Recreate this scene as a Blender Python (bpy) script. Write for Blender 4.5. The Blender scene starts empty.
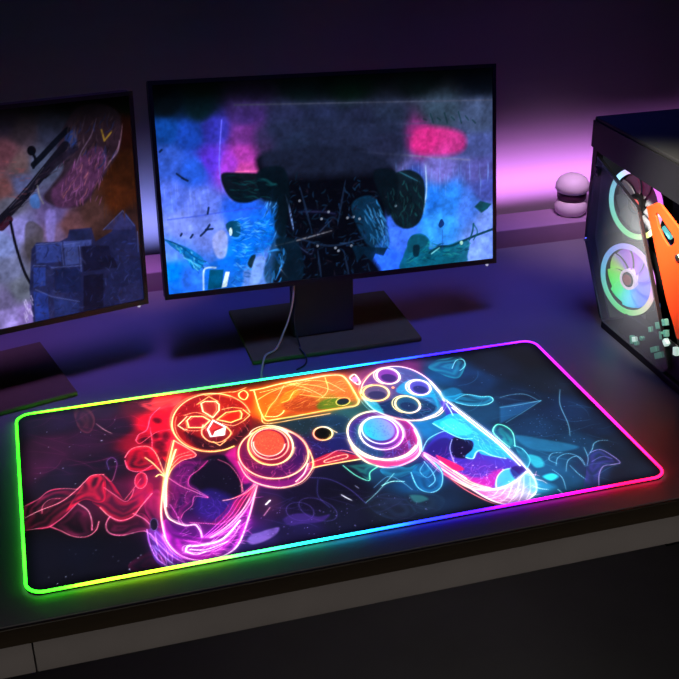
import bpy, bmesh, math, random
import numpy as np
from mathutils import Vector, Matrix

random.seed(7)
RNG = np.random.default_rng(11)
scene = bpy.context.scene
COL = scene.collection
PI = math.pi

# ------------------------------------------------------------------ camera
CAM_C = np.array([-0.32920818, -1.22171836, 0.79986739])
CAM_R = np.array([[0.9598447204, -0.2803629820, -0.0097319587],
                  [-0.1345178687, -0.4295355635, -0.8929748836],
                  [0.2461768788, 0.8584263498, -0.4500012736]])   # rows: right, down, forward
FPX, CPX = 1100.4, 339.5

def ray(u, v):
    return CAM_R.T @ np.array([(u - CPX) / FPX, (v - CPX) / FPX, 1.0])
def onplane(u, v, p0, n):
    d = ray(u, v); p0 = np.array(p0, float); n = np.array(n, float)
    return CAM_C + d * (np.dot(n, p0 - CAM_C) / np.dot(n, d))
def onz(u, v, z=0.0): return onplane(u, v, (0, 0, z), (0, 0, 1))
def onx(u, v, x): return onplane(u, v, (x, 0, 0), (1, 0, 0))
def ony(u, v, y): return onplane(u, v, (0, y, 0), (0, 1, 0))

cam_d = bpy.data.cameras.new('camera')
cam_d.sensor_width = 36.0; cam_d.lens = 36.0 * FPX / 679.0
cam_d.clip_start = 0.02; cam_d.clip_end = 50
cam = bpy.data.objects.new('camera', cam_d); COL.objects.link(cam)
m = Matrix.Identity(4)
for i in range(3):
    m[i][0] = CAM_R[0][i]; m[i][1] = -CAM_R[1][i]; m[i][2] = -CAM_R[2][i]; m[i][3] = CAM_C[i]
cam.matrix_world = m
scene.camera = cam

# ------------------------------------------------------------------ helpers
def s2l(c):
    c = np.asarray(c, float)
    return np.where(c <= 0.04045, c / 12.92, ((np.maximum(c, 0) + 0.055) / 1.055) ** 2.4)
def rgb(r, g, b): return tuple(s2l(np.array([r, g, b]) / 255.0))

def material(name, color, rough=0.5, metal=0.0, spec=0.5, ior=1.45, noise=0.0, nscale=40.0,
             bump=0.0, emit=None, estr=0.0, stretch=(1, 1, 1), coat=0.0):
    mt = bpy.data.materials.new(name); mt.use_nodes = True
    nt = mt.node_tree; N = nt.nodes; L = nt.links
    p = N['Principled BSDF']
    p.inputs['Base Color'].default_value = (*color, 1)
    p.inputs['Roughness'].default_value = rough
    p.inputs['Metallic'].default_value = metal
    p.inputs['Specular IOR Level'].default_value = spec
    p.inputs['IOR'].default_value = ior
    p.inputs['Coat Weight'].default_value = coat
    if noise > 0 or bump > 0:
        tc = N.new('ShaderNodeTexCoord'); mp = N.new('ShaderNodeMapping')
        mp.inputs['Scale'].default_value = stretch
        L.new(tc.outputs['Object'], mp.inputs['Vector'])
        nz = N.new('ShaderNodeTexNoise'); nz.inputs['Scale'].default_value = nscale
        nz.inputs['Detail'].default_value = 6
        L.new(mp.outputs['Vector'], nz.inputs['Vector'])
        if noise > 0:
            mx = N.new('ShaderNodeMix'); mx.data_type = 'RGBA'
            mx.inputs['A'].default_value = (*[c * (1 - noise) for c in color], 1)
            mx.inputs['B'].default_value = (*[min(1, c * (1 + noise)) for c in color], 1)
            L.new(nz.outputs['Fac'], mx.inputs['Factor'])
            L.new(mx.outputs['Result'], p.inputs['Base Color'])
        if bump > 0:
            bp = N.new('ShaderNodeBump'); bp.inputs['Strength'].default_value = bump
            bp.inputs['Distance'].default_value = 0.001
            L.new(nz.outputs['Fac'], bp.inputs['Height']); L.new(bp.outputs['Normal'], p.inputs['Normal'])
    if emit is not None:
        p.inputs['Emission Color'].default_value = (*emit, 1)
        p.inputs['Emission Strength'].default_value = estr
    return mt

def paint_material(name, emission=False, strength=1.0, rough=0.7, spec=0.1, black=True):
    mt = bpy.data.materials.new(name); mt.use_nodes = True
    N = mt.node_tree.nodes; L = mt.node_tree.links; p = N['Principled BSDF']
    a = N.new('ShaderNodeAttribute'); a.attribute_name = 'print'
    p.inputs['Roughness'].default_value = rough
    p.inputs['Specular IOR Level'].default_value = spec
    if emission:
        p.inputs['Base Color'].default_value = (0.001, 0.001, 0.001, 1)
        L.new(a.outputs['Color'], p.inputs['Emission Color'])
        p.inputs['Emission Strength'].default_value = strength
    else:
        L.new(a.outputs['Color'], p.inputs['Base Color'])
    return mt

def empty(name, label, cat, loc=(0, 0, 0), group=None):
    o = bpy.data.objects.new(name, None); COL.objects.link(o); o.location = loc
    o.empty_display_size = 0.05
    o['label'] = label; o['category'] = cat
    if group: o['group'] = group
    return o
def tag(o, label, cat, group=None):
    o['label'] = label; o['category'] = cat
    if group: o['group'] = group
    return o

class MB:
    """collects shapes (world coordinates) and links them as ONE mesh object"""
    def __init__(self): self.bm = bmesh.new()
    def box(self, c, s, M=None, bevel=0.0, seg=2):
        r = bmesh.ops.create_cube(self.bm, size=1.0)
        vs = r['verts']
        for v in vs: v.co = Vector((v.co.x * s[0], v.co.y * s[1], v.co.z * s[2]))
        if bevel > 0:
            es = list({e for v in vs for e in v.link_edges})
            rr = bmesh.ops.bevel(self.bm, geom=es, offset=bevel, segments=seg, affect='EDGES', profile=0.5)
            vs = list({v for f in rr['faces'] for v in f.verts} | {v for v in vs if v.is_valid})
        T = Matrix.Translation(Vector(c))
        if M is not None: T = T @ M.to_4x4()
        for v in vs: v.co = T @ v.co
        return self
    def prism(self, pts, off):
        """polygon pts (3-D, planar) extruded by vector off"""
        off = Vector(off)
        a = [self.bm.verts.new(Vector(p)) for p in pts]
        b = [self.bm.verts.new(Vector(p) + off) for p in pts]
        n = len(pts)
        self.bm.faces.new(a); self.bm.faces.new(b[::-1])
        for i in range(n):
            self.bm.faces.new((a[(i + 1) % n], a[i], b[i], b[(i + 1) % n]))
        return self
    def ringprism(self, outer, inner, off):
        off = Vector(off); n = len(outer)
        A = [self.bm.verts.new(Vector(p)) for p in outer]; B = [self.bm.verts.new(Vector(p)) for p in inner]
        A2 = [self.bm.verts.new(Vector(p) + off) for p in outer]; B2 = [self.bm.verts.new(Vector(p) + off) for p in inner]
        for i in range(n):
            j = (i + 1) % n
            self.bm.faces.new((A[i], A[j], B[j], B[i])); self.bm.faces.new((A2[j], A2[i], B2[i], B2[j]))
            self.bm.faces.new((A[j], A[i], A2[i], A2[j])); self.bm.faces.new((B[i], B[j], B2[j], B2[i]))
        return self
    def tube(self, pts, r, seg=10, closed=False):
        P = [Vector(p) for p in pts]; n = len(P); rings = []
        up = Vector((0, 0, 1)); prev = None
        for i in range(n):
            if closed: t = P[(i + 1) % n] - P[i - 1]
            else: t = P[min(i + 1, n - 1)] - P[max(i - 1, 0)]
            t.normalize()
            if prev is None:
                s = t.cross(up)
                if s.length < 1e-3: s = t.cross(Vector((1, 0, 0)))
            else:
                s = prev - t * prev.dot(t)
            s.normalize(); prev = s; b = s.cross(t)
            rr = r[i] if hasattr(r, '__len__') else r
            rings.append([self.bm.verts.new(P[i] + (s * math.cos(k * 2 * PI / seg) + b * math.sin(k * 2 * PI / seg)) * rr) for k in range(seg)])
        for i in range(n if closed else n - 1):
            A, B = rings[i], rings[(i + 1) % n]
            for k in range(seg):
                self.bm.faces.new((A[k], A[(k + 1) % seg], B[(k + 1) % seg], B[k]))
        if not closed:
            self.bm.faces.new(rings[0][::-1]); self.bm.faces.new(rings[-1])
        return self
    def lathe(self, c, prof, ax=(0, 0, 1), seg=32):
        """prof: list of (r, h) along ax from centre c"""
        az = Vector(ax).normalized(); t = Vector((1, 0, 0)) if abs(az.x) < 0.9 else Vector((0, 1, 0))
        axx = az.cross(t).normalized(); ay = az.cross(axx); c = Vector(c); rings = []
        for r, h in prof:
            if r < 1e-6: rings.append([self.bm.verts.new(c + az * h)])
            else: rings.append([self.bm.verts.new(c + az * h + (axx * math.cos(k * 2 * PI / seg) + ay * math.sin(k * 2 * PI / seg)) * r) for k in range(seg)])
        for A, B in zip(rings, rings[1:]):
            for k in range(seg):
                j = (k + 1) % seg
                if len(A) == 1 and len(B) > 1: self.bm.faces.new((A[0], B[j], B[k]))
                elif len(B) == 1 and len(A) > 1: self.bm.faces.new((A[k], A[j], B[0]))
                elif len(A) > 1: self.bm.faces.new((A[k], A[j], B[j], B[k]))
        if len(rings[0]) > 1: self.bm.faces.new(rings[0])
        if len(rings[-1]) > 1: self.bm.faces.new(rings[-1][::-1])
        return self
    def build(self, name, mat, parent=None, smooth=False, bevel=0.0):
        bm = self.bm
        bmesh.ops.recalc_face_normals(bm, faces=bm.faces[:])
        me = bpy.data.meshes.new(name)
        org = Vector((0, 0, 0))
        if parent is not None:
            p = parent
            while p is not None: org += p.location; p = p.parent
        else:
            mn = Vector([min(v.co[i] for v in bm.verts) for i in range(3)]); mx = Vector([max(v.co[i] for v in bm.verts) for i in range(3)])
            org = Vector(((mn.x + mx.x) / 2, (mn.y + mx.y) / 2, mn.z))
        for v in bm.verts: v.co -= org
        bm.to_mesh(me); bm.free()
        if mat: me.materials.append(mat)
        if smooth:
            for p in me.polygons: p.use_smooth = True
        o = bpy.data.objects.new(name, me); COL.objects.link(o)
        if parent is not None: o.parent = parent
        else: o.location = org
        if bevel > 0:
            b = o.modifiers.new('bevel', 'BEVEL'); b.width = bevel; b.segments = 2; b.limit_method = 'ANGLE'
        return o

def structure(o): o['kind'] = 'structure'; return o

# ------------------------------------------------------------------ artwork painter (colours printed on a flat sheet)
def catmull(P, closed=False, n=8):
    P = np.asarray(P, float); N = len(P)
    if N < 3: 
        t = np.linspace(0, 1, n * 2)[:, None]; return P[0] * (1 - t) + P[-1] * t
    out = []
    rng = range(N if closed else N - 1)
    for i in rng:
        if closed: p0, p1, p2, p3 = P[i - 1], P[i], P[(i + 1) % N], P[(i + 2) % N]
        else: p0, p1, p2, p3 = P[max(i - 1, 0)], P[i], P[i + 1], P[min(i + 2, N - 1)]
        t = np.linspace(0, 1, n, endpoint=False)[:, None]
        out.append(0.5 * (2 * p1 + (p2 - p0) * t + (2 * p0 - 5 * p1 + 4 * p2 - p3) * t ** 2 + (3 * p1 - p0 - 3 * p2 + p3) * t ** 3))
    out = np.concatenate(out)
    if not closed: out = np.vstack([out, P[-1]])
    return out

class Sheet:
    """grid of coloured vertices, in mm; tr maps traced points to sheet mm"""
    def __init__(self, W, H, dx, dy, tr):
        self.W, self.H = W, H
        self.nx = int(W / dx) + 1; self.ny = int(H / dy) + 1
        self.xs = np.linspace(0, W, self.nx); self.ys = np.linspace(0, H, self.ny)
        self.X, self.Y = np.meshgrid(self.xs, self.ys)
        self.c = np.zeros((self.ny, self.nx, 3)); self.tr = tr; self.kw, self.kg, self.kk, self.ka = 1.0, 1.0, 1.0, 1.0; self.hot = 0.0; self.veil = 0.0; self.echo = 0; self.er = np.random.default_rng(77)
    def T(self, pts): return np.array([self.tr(*p) for p in pts])
    def sub(self, P, pad):
        mn = P.min(0) - pad; mx = P.max(0) + pad
        i0, i1 = np.searchsorted(self.xs, [mn[0], mx[0]]); j0, j1 = np.searchsorted(self.ys, [mn[1], mx[1]])
        return slice(j0, j1), slice(i0, i1)
    def noise(self, scale, octaves=4, seed=0):
        r = np.random.default_rng(seed); out = np.zeros_like(self.X); amp = 1; tot = 0
        for o in range(octaves):
            s = scale / 2 ** o
            gx = self.X / s; gy = self.Y / s
            nx = int(self.W / s) + 3; ny = int(self.H / s) + 3
            g = r.random((ny, nx)); ix = gx.astype(int); iy = gy.astype(int); fx = gx - ix; fy = gy - iy
            fx = fx * fx * (3 - 2 * fx); fy = fy * fy * (3 - 2 * fy)
            v = (g[iy, ix] * (1 - fx) + g[iy, ix + 1] * fx) * (1 - fy) + (g[iy + 1, ix] * (1 - fx) + g[iy + 1, ix + 1] * fx) * fy
            out += v * amp; tot += amp; amp *= 0.5
        return out / tot
    def background(self, pts, sigma):
        """smooth blend of (px, py, r, g, b) samples"""
        P = self.T([p[:2] for p in pts]); C = np.array([p[2:5] for p in pts]) / 255.0
        wsum = np.full(self.X.shape, 1e-9); acc = np.zeros_like(self.c)
        for (x, y), col in zip(P, C):
            d2 = (self.X - x) ** 2 + (self.Y - y) ** 2
            w = 1 / (d2 + sigma ** 2) ** 2.6
            wsum += w; acc += w[..., None] * col
        self.c = acc / wsum[..., None]
    def dist(self, S, sl):
        X = self.X[sl]; Y = self.Y[sl]; best = np.full(X.shape, 1e9); tt = np.zeros(X.shape); n = len(S) - 1
        for i in range(n):
            a = S[i]; d = S[i + 1] - a; l2 = d @ d + 1e-12
            t = np.clip(((X - a[0]) * d[0] + (Y - a[1]) * d[1]) / l2, 0, 1)
            q = (X - a[0] - t * d[0]) ** 2 + (Y - a[1] - t * d[1]) ** 2
            k = q < best
            best = np.where(k, q, best); tt = np.where(k, (i + t) / n, tt)
        return np.sqrt(best), tt
    def stroke(self, pts, cols, w=2.2, glow=5.0, gk=0.45, a=1.0, closed=False, taper=False, smooth=True, n=7):
        P = self.T(pts)
        S = catmull(P, closed, n) if smooth else (np.vstack([P, P[:1]]) if closed else P)
        if closed and smooth: S = np.vstack([S, S[:1]])
        if self.echo and w >= 1.5 and len(pts) > 4:
            # thinner companion lines running beside the main one
            for _e in range(self.echo):
                o = self.er.normal(0, 1.7, 2); n_ = len(S); ph = self.er.uniform(0, 6.28)
                wob = (np.sin(np.linspace(0, 5, n_) + ph) * 1.3)[:, None]
                self._line(S + o * (0.5 + wob), cols, 0.75, 2.5, .12, a * .55, False)
        self._line(S, cols, w * self.kw, glow * self.kg, gk * self.kk, a, taper)
    def _line(self, S, cols, w, glow, gk, a, taper):
        sl = self.sub(S, w + 3 * glow)
        d, t = self.dist(S, sl)
        if not isinstance(cols, list): cols = [cols]
        C = np.array(cols, float) / 255.0
        k = np.linspace(0, 1, len(C)) if len(C) > 1 else np.array([0.0])
        col = np.stack([np.interp(t, k, C[:, i]) for i in range(3)], -1)
        ww = w * (np.sin(PI * np.clip(t, 0.02, 0.98)) ** 0.5 if taper else 1.0)
        core = np.clip((ww / 2 + 0.6 - d) / 1.2, 0, 1) * a
        c = self.c[sl]
        h = (np.exp(-(d / (0.38 * w + .3)) ** 2) * self.hot)[..., None] * col.max(-1, keepdims=True)
        if gk > 0:
            g = np.exp(-(d / glow) ** 1.3) * gk * a
            hue = col / (col.max(-1, keepdims=True) + 1e-6); hue = hue ** 1.8
            c = 1 - (1 - c) * (1 - g[..., None] * hue)
        c = c * (1 - core[..., None]) + (col + (1 - col) * h) * core[..., None]
        self.c[sl] = c
    def fill(self, pts, col, a=1.0, rim=0.0, rw=4.0, col2=None, smooth=True, edge=1.0, tex=0.0, seed=1, n=6):
        """filled outline; rim>0 makes smoke that is denser towards its edge"""
        P = self.T(pts); S = catmull(P, True, n) if smooth else P
        S = np.vstack([S, S[:1]])
        sl = self.sub(S, edge + 2)
        X = self.X[sl]; Y = self.Y[sl]; ins = np.zeros(X.shape, bool)
        for i in range(len(S) - 1):
            (x1, y1), (x2, y2) = S[i], S[i + 1]
            if y1 == y2: continue
            ins ^= ((Y > min(y1, y2)) & (Y <= max(y1, y2)) & (X < x1 + (Y - y1) * (x2 - x1) / (y2 - y1)))
        d, _ = self.dist(S, sl)
        sd = np.where(ins, d, -d)
        al = np.clip(sd / edge + 0.5, 0, 1)
        if rim > 0: al = al * np.clip(a * self.ka + rim * np.exp(-d / rw), 0, 1)
        else: al = al * a
        if rim > 0 and self.veil > 0:
            # folded veils: faint lines that follow the outline inwards
            nz_ = self.noise(46, 3, seed + 50)[sl]
            al = al * np.clip(0.80 + self.veil * np.sin(d / 2.0 + nz_ * 16.0) * (0.35 + nz_), 0, 1.5)
            al = np.clip(al, 0, 1)
        if tex > 0: al = al * np.clip(1 - tex + 2 * tex * self.noise(18, 4, seed)[sl], 0, 1)
        C1 = np.array(col) / 255.0
        if col2 is not None:
            u = (X - S[:, 0].min()) / (np.ptp(S[:, 0]) + 1e-6); C = C1 * (1 - u[..., None]) + np.array(col2) / 255.0 * u[..., None]
        else: C = C1
        self.c[sl] = self.c[sl] * (1 - al[..., None]) + C * al[..., None]
    def stars(self, pts, n, col=(220, 230, 255), rmax=0.9, a=0.8, seed=3):
        P = self.T(pts); r = np.random.default_rng(seed)
        mn, mx = P.min(0), P.max(0)
        for _ in range(n):
            x, y = r.random(2) * (mx - mn) + mn; rad = 0.45 + rmax * r.random() ** 3
            # keep inside the outline
            ins = False
            for i in range(len(P)):
                (x1, y1), (x2, y2) = P[i - 1], P[i]
                if (y1 > y) != (y2 > y) and x < x1 + (y - y1) * (x2 - x1) / (y2 - y1): ins = not ins
            if not ins: continue
            sl = self.sub(np.array([[x, y]]), 4)
            d = np.hypot(self.X[sl] - x, self.Y[sl] - y)
            al = np.exp(-(d / rad) ** 2) * a * (0.3 + 0.7 * r.random())
            self.c[sl] = self.c[sl] * (1 - al[..., None]) + np.array(col) / 255.0 * al[..., None]
    def scatter(self, poly, n, cols, ln=(3, 8), ang=(0, 360), w=1.2, a=.6, bend=.6, seed=1, gk=0.0):
        """many short bent marks inside an outline"""
        r = np.random.default_rng(seed); P = np.array(poly, float); mn, mx = P.min(0), P.max(0); k = 0; tries = 0
        while k < n and tries < n * 12:
            tries += 1
            x, y = r.random(2) * (mx - mn) + mn; ins = False
            for i in range(len(P)):
                (x1, y1), (x2, y2) = P[i - 1], P[i]
                if (y1 > y) != (y2 > y) and x < x1 + (y - y1) * (x2 - x1) / (y2 - y1): ins = not ins
            if not ins: continue
            k += 1; t = math.radians(r.uniform(*ang)); L = r.uniform(*ln); q = [(x, y)]
            for _s in range(2):
                q.append((q[-1][0] + math.cos(t) * L / 2, q[-1][1] + math.sin(t) * L / 2)); t += r.uniform(-bend, bend)
            c = cols[int(r.integers(len(cols)))]
            self.stroke(q, c, w * r.uniform(.6, 1.4), 2.5, gk, a * r.uniform(.4, 1), taper=True, n=3)
    def mesh(self, name, org, ex, ey, mat, parent, keep=None, cap=0.97):
        """build the coloured grid: point = org + x*ex + y*ey (metres)"""
        nx, ny = self.nx, self.ny
        off = np.zeros(3); p = parent
        while p is not None: off += np.array(p.location); p = p.parent
        V = np.array(org) - off + (self.X.ravel()[:, None] * np.array(ex) + self.Y.ravel()[:, None] * np.array(ey)) / 1000.0
        idx = np.arange(nx * ny).reshape(ny, nx)
        Q = np.stack([idx[:-1, :-1], idx[:-1, 1:], idx[1:, 1:], idx[1:, :-1]], -1).reshape(-1, 4)
        if keep is not None:
            kv = keep(self.X, self.Y).ravel()
            Q = Q[kv[Q].all(1)]
        C = s2l(np.clip(self.c, 0, 1)) * cap
        me = bpy.data.meshes.new(name)
        me.vertices.add(len(V)); me.vertices.foreach_set('co', V.astype(np.float32).ravel())
        me.loops.add(Q.size); me.loops.foreach_set('vertex_index', Q.astype(np.int32).ravel())
        me.polygons.add(len(Q)); me.polygons.foreach_set('loop_start', (np.arange(len(Q)) * 4).astype(np.int32))
        me.update(calc_edges=True)
        at = me.color_attributes.new('print', 'FLOAT_COLOR', 'POINT')
        at.data.foreach_set('color', np.hstack([C.reshape(-1, 3), np.ones((nx * ny, 1))]).astype(np.float32).ravel())
        me.materials.append(mat)
        o = bpy.data.objects.new(name, me); COL.objects.link(o); o.parent = parent
        return o

def ell(cx, cy, rx, ry, ang=0, a0=0, a1=360, n=20):
    full = abs(a1 - a0) >= 360
    t = np.radians(np.linspace(a0, a1, n, endpoint=not full)); A = math.radians(ang)
    x = rx * np.cos(t); y = ry * np.sin(t)
    return list(zip(cx + x * math.cos(A) - y * math.sin(A), cy + x * math.sin(A) + y * math.cos(A)))

# ------------------------------------------------------------------ tuning
RIM_STRENGTH = 8.5
DESK_COL = (.17, .16, .17); DESK_ROUGH = .40; DESK_IOR = 1.5
WALL_COL = (.45, .4, .45)
SCREEN_STR = 1.15
GLASS_COL = (.36, .37, .38); GLASS_FAC = .28
FAN_STR = 2.2; CASE_FILL = 1.0
def LIGHTS():
    # unseen beam added above the mat to bring out its print
    o = area('mat_fill', (0.0, 0.0, 1.0), (0, 0, 0), .782, (1, .98, .96), 2.75, .386, spread=2)
    o.rotation_euler = (0, 0, 0)
    # added fills: narrow beam on the desk front, small beam on the tower
    area('front_fill', (.1, -1.3, .42), (.1, -.247, -.05), 1.6, (1, .93, .86), .12, .04, spread=9)
    area('tower_fill', (.15, -.10, .80), (.55, .09, .22), .06, (1, .97, .93), .55, spread=19)
    # coloured strips behind the desk
    area('violet_strip', (.70, .725, -.03), (.70, .84, .05), 1.0, (.72, .25, .9), 1.05, .02, spread=58)
    area('blue_strip', (-.20, .725, -.03), (-.20, .84, .05), .3, (.28, .34, 1), .24, .02, spread=66)
    # added fills: blue and violet on the rear desk, violet on the sill
    area('blue_fill', (.20, .25, 1.3), (.20, .38, 0), 1.0, (.08, .095, 1), 1.25, .4, spread=26)
    area('violet_fill', (-.40, .15, 1.2), (-.45, .38, 0), .5, (.30, .12, .75), .55, .3, spread=22)
    area('sill_fill', (.55, .35, .75), (.72, .63, .03), .1, (.95, .55, .95), .30, spread=40)
    area('sill_fill', (-.16, .45, .55), (-.16, .63, .0), .05, (.95, .4, .9), .06, spread=30)
    area('floor_fill', (.3, -1.6, -.2), (.3, .1, -.74), .3, (1, .96, .9), .22, spread=50)  # fill added to lift the floor under the desk

# ================================================================== mouse pad
PW, PD = 0.800, 0.404
PZ = 0.004
def pad_tr(u, v):
    p = onz(u, v, 0.003); return ((p[0] + PW / 2) * 1000, (p[1] + PD / 2) * 1000)

def paint_pad():
    S = Sheet(PW * 1000, PD * 1000, 0.9, 1.1, pad_tr); S.kw, S.kg, S.kk, S.ka = .80, .65, .6, .52; S.veil = .55; S.hot = .55; S.echo = 2
    S.background([
        (20, 425, 28, 22, 44), (60, 420, 34, 24, 48), (100, 408, 38, 26, 46), (140, 402, 70, 25, 45), (50, 450, 52, 24, 52), (90, 445, 44, 22, 48), (30, 470, 60, 26, 58),
        (115, 430, 34, 20, 42), (100, 465, 30, 18, 42), (60, 480, 30, 22, 44), (40, 560, 10, 10, 26), (80, 560, 9, 10, 26), (120, 560, 12, 10, 28), (60, 585, 9, 9, 24), (110, 500, 60, 20, 50),
        (155, 425, 190, 16, 48), (165, 400, 225, 60, 60), (140, 440, 120, 14, 44), (155, 490, 120, 24, 72), (170, 440, 170, 18, 60),
        (190, 415, 160, 24, 44), (215, 445, 50, 14, 40), (232, 428, 90, 24, 30), (238, 405, 190, 50, 20), (190, 435, 120, 20, 40),
        (215, 480, 12, 8, 32), (205, 500, 30, 16, 70), (225, 495, 34, 20, 84), (185, 480, 90, 22, 96), (235, 470, 90, 20, 90), (190, 540, 130, 40, 150), (225, 525, 90, 24, 110),
        (270, 405, 225, 110, 24), (300, 395, 225, 100, 36), (300, 405, 170, 66, 26), (330, 400, 110, 110, 40), (325, 388, 220, 100, 60), (345, 395, 190, 90, 50),
        (300, 425, 30, 50, 60), (335, 425, 26, 56, 80), (305, 450, 34, 20, 74), (340, 445, 28, 30, 86), (320, 455, 40, 18, 70),
        (275, 470, 110, 30, 110), (245, 460, 120, 24, 90),
        (265, 505, 40, 20, 56), (300, 500, 16, 10, 40), (340, 490, 12, 10, 36), (300, 530, 26, 20, 60), (250, 545, 40, 30, 80), (350, 520, 18, 20, 46), (390, 510, 24, 32, 54), (340, 475, 16, 14, 44), (420, 505, 22, 34, 54),
        (385, 470, 24, 60, 90), (420, 485, 20, 70, 110), (450, 500, 20, 40, 66), (470, 515, 22, 34, 56),
        (375, 385, 120, 60, 110), (400, 372, 110, 56, 120), (430, 400, 30, 110, 150), (395, 415, 22, 80, 120), (355, 410, 40, 80, 84), (435, 425, 30, 110, 160),
        (445, 375, 26, 90, 140), (470, 380, 26, 64, 108), (500, 365, 26, 40, 62), (530, 355, 24, 32, 46), (550, 380, 26, 44, 66), (480, 410, 28, 80, 120), (520, 400, 26, 56, 92),
        (560, 410, 24, 54, 92), (600, 430, 24, 50, 84), (540, 430, 26, 66, 106), (520, 450, 30, 96, 140), (545, 455, 28, 86, 126), (560, 480, 30, 86, 126), (580, 445, 28, 76, 116), (600, 470, 34, 60, 100), (640, 470, 26, 40, 62), (620, 475, 26, 36, 58), (615, 440, 26, 46, 72), (535, 490, 40, 120, 160),
        (455, 455, 60, 40, 140), (480, 470, 130, 50, 150), (465, 440, 40, 110, 180), (500, 455, 80, 80, 190)], 9.0)
    u_ = np.clip((S.X - 470) / 160, 0, 1)[..., None]; S.c *= 1 - u_ * np.array([.05, .22, .24])
    nz = S.noise(60, 5, 4)[..., None]; S.c *= 0.72 + 0.62 * nz
    # thin drifting smoke filaments
    r = np.random.default_rng(5)
    def wisps(n, x0, x1, y0, y1, col, a, ln=26):
        for _ in range(n):
            x, y = r.uniform(x0, x1), r.uniform(y0, y1); ang = r.uniform(-0.6, 0.6); k = r.uniform(-0.25, 0.25); P = []
            for _s in range(5):
                P.append((x, y)); x += math.cos(ang) * ln / 4; y += math.sin(ang) * ln / 7; ang += k + r.uniform(-.25, .25)
            S.stroke(P, col, 1.0, 5, 0.16, a * r.uniform(.4, 1), taper=True, n=5)
    wisps(34, 25, 125, 420, 478, (120, 34, 80), 0.30, 40)
    wisps(26, 130, 172, 402, 470, (250, 50, 80), 0.45, 20)
    wisps(30, 250, 420, 475, 525, (90, 80, 150), 0.30, 34)
    wisps(30, 455, 600, 380, 480, (60, 150, 190), 0.28, 36)
    wisps(14, 175, 235, 455, 520, (150, 50, 190), 0.35, 26)
    wisps(12, 300, 350, 425, 455, (70, 110, 190), 0.4, 20)

    # ---------- left smoke
    S.fill([(72, 398), (88, 408), (95, 420), (90, 433), (80, 430), (74, 415)], (120, 66, 74), 0.35, 0.25, 5)
    S.stroke([(96, 424), (104, 430), (112, 434)], (170, 110, 120), 1.3, 3, .2, .7, taper=True)
    A = [(24, 519), (24, 507), (35, 501), (50, 491), (65, 489), (78, 489), (90, 477), (103, 475), (104, 488), (105, 500), (98, 503), (85, 500), (75, 506), (62, 518), (50, 528), (35, 530), (23, 532)]
    S.fill(A, (160, 36, 88), .42, .45, 6, (196, 36, 76), tex=.25)
    B = [(75, 506), (82, 505), (88, 512), (92, 523), (93, 530), (99, 522), (97, 530), (88, 537), (75, 537), (60, 531), (50, 527), (62, 518)]
    S.fill(B, (150, 40, 92), .25, .5, 5, tex=.25, seed=2)
    S.fill([(80, 490), (90, 477), (103, 475), (106, 486), (105, 500), (98, 503), (86, 500), (74, 506), (66, 512)], (205, 34, 70), .55, .25, 6, tex=.2)
    C = [(103, 476), (113, 484), (125, 501), (133, 494), (142, 485), (152, 484), (152, 495), (140, 508), (133, 517), (120, 521), (110, 516), (100, 508), (92, 502), (104, 497)]
    S.fill(C, (170, 28, 66), .5, .4, 6, (190, 32, 74), tex=.3, seed=3)
    D = [(110, 517), (106, 525), (109, 534), (122, 536), (140, 532), (150, 534), (158, 540), (155, 528), (143, 514), (133, 517), (120, 521)]
    S.fill(D, (164, 44, 100), .45, .4, 5, tex=.2, seed=4)
    S.fill([(146, 496), (158, 490), (163, 505), (162, 528), (152, 522), (145, 510)], (150, 34, 100), .5, .3, 6)
    pk = (250, 90, 130)
    S.stroke([(24, 519), (40, 511), (60, 503), (75, 492), (85, 482), (92, 476), (104, 475)], [(255, 140, 170), (255, 80, 110)], 1.2, 5, .3, .8)
    S.stroke([(24, 507), (38, 500), (50, 491), (65, 489), (78, 490)], pk, 1, 4, .25, .6)
    S.stroke([(42, 514), (43, 506), (50, 500), (60, 499)], pk, 1, 4, .2, .55)
    S.stroke([(78, 504), (88, 511), (92, 522), (92, 531)], [(255, 150, 180), (220, 70, 120)], 1.2, 4, .25, .75)
    S.stroke([(99, 522), (96, 531), (87, 537), (74, 537), (60, 531), (50, 527)], [(255, 120, 150), (200, 50, 100)], 1.2, 4, .3, .75)
    S.stroke([(24, 531), (38, 529), (50, 527), (64, 517), (76, 505)], pk, 1, 4, .2, .6)
    S.stroke([(100, 508), (110, 517), (121, 521), (133, 517), (141, 507), (152, 494)], [(255, 90, 110), (255, 70, 110)], 1.3, 5, .3, .8)
    S.stroke([(104, 488), (114, 495), (125, 502), (131, 498), (134, 490)], pk, 1, 4, .25, .6)
    S.stroke([(125, 500), (133, 490), (141, 479)], (240, 80, 90), 1, 3, .25, .6)
    S.stroke([(110, 517), (106, 525), (109, 533), (121, 536), (140, 532), (148, 533), (163, 545)], [(250, 110, 150), (240, 130, 190)], 1.1, 4, .25, .7)
    S.stroke([(133, 514), (145, 520), (155, 531), (170, 546), (180, 553)], [(220, 70, 120), (240, 110, 220)], 1.2, 4, .3, .8)
    S.stroke([(103, 475), (111, 482), (115, 474), (117, 463), (112, 458), (107, 462), (109, 470)], [(220, 60, 90), (120, 50, 130), (70, 60, 130)], 1.1, 4, .2, .6)
    S.fill(ell(141, 481, 6, 8, 10), (220, 30, 70), .5, .3, 3)
    S.stroke(ell(141, 481, 6, 8, 10), (255, 80, 110), 1, 3, .25, .7, closed=True)
    S.fill([(128, 566), (150, 552), (165, 560), (160, 570), (140, 576)], (120, 20, 70), .35, .2, 5)
    S.stars([(22, 430), (130, 410), (150, 440), (100, 480), (25, 500)], 26, a=.7)
    S.stars([(30, 545), (150, 540), (150, 570), (50, 588)], 26, a=.8, seed=9)
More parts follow.
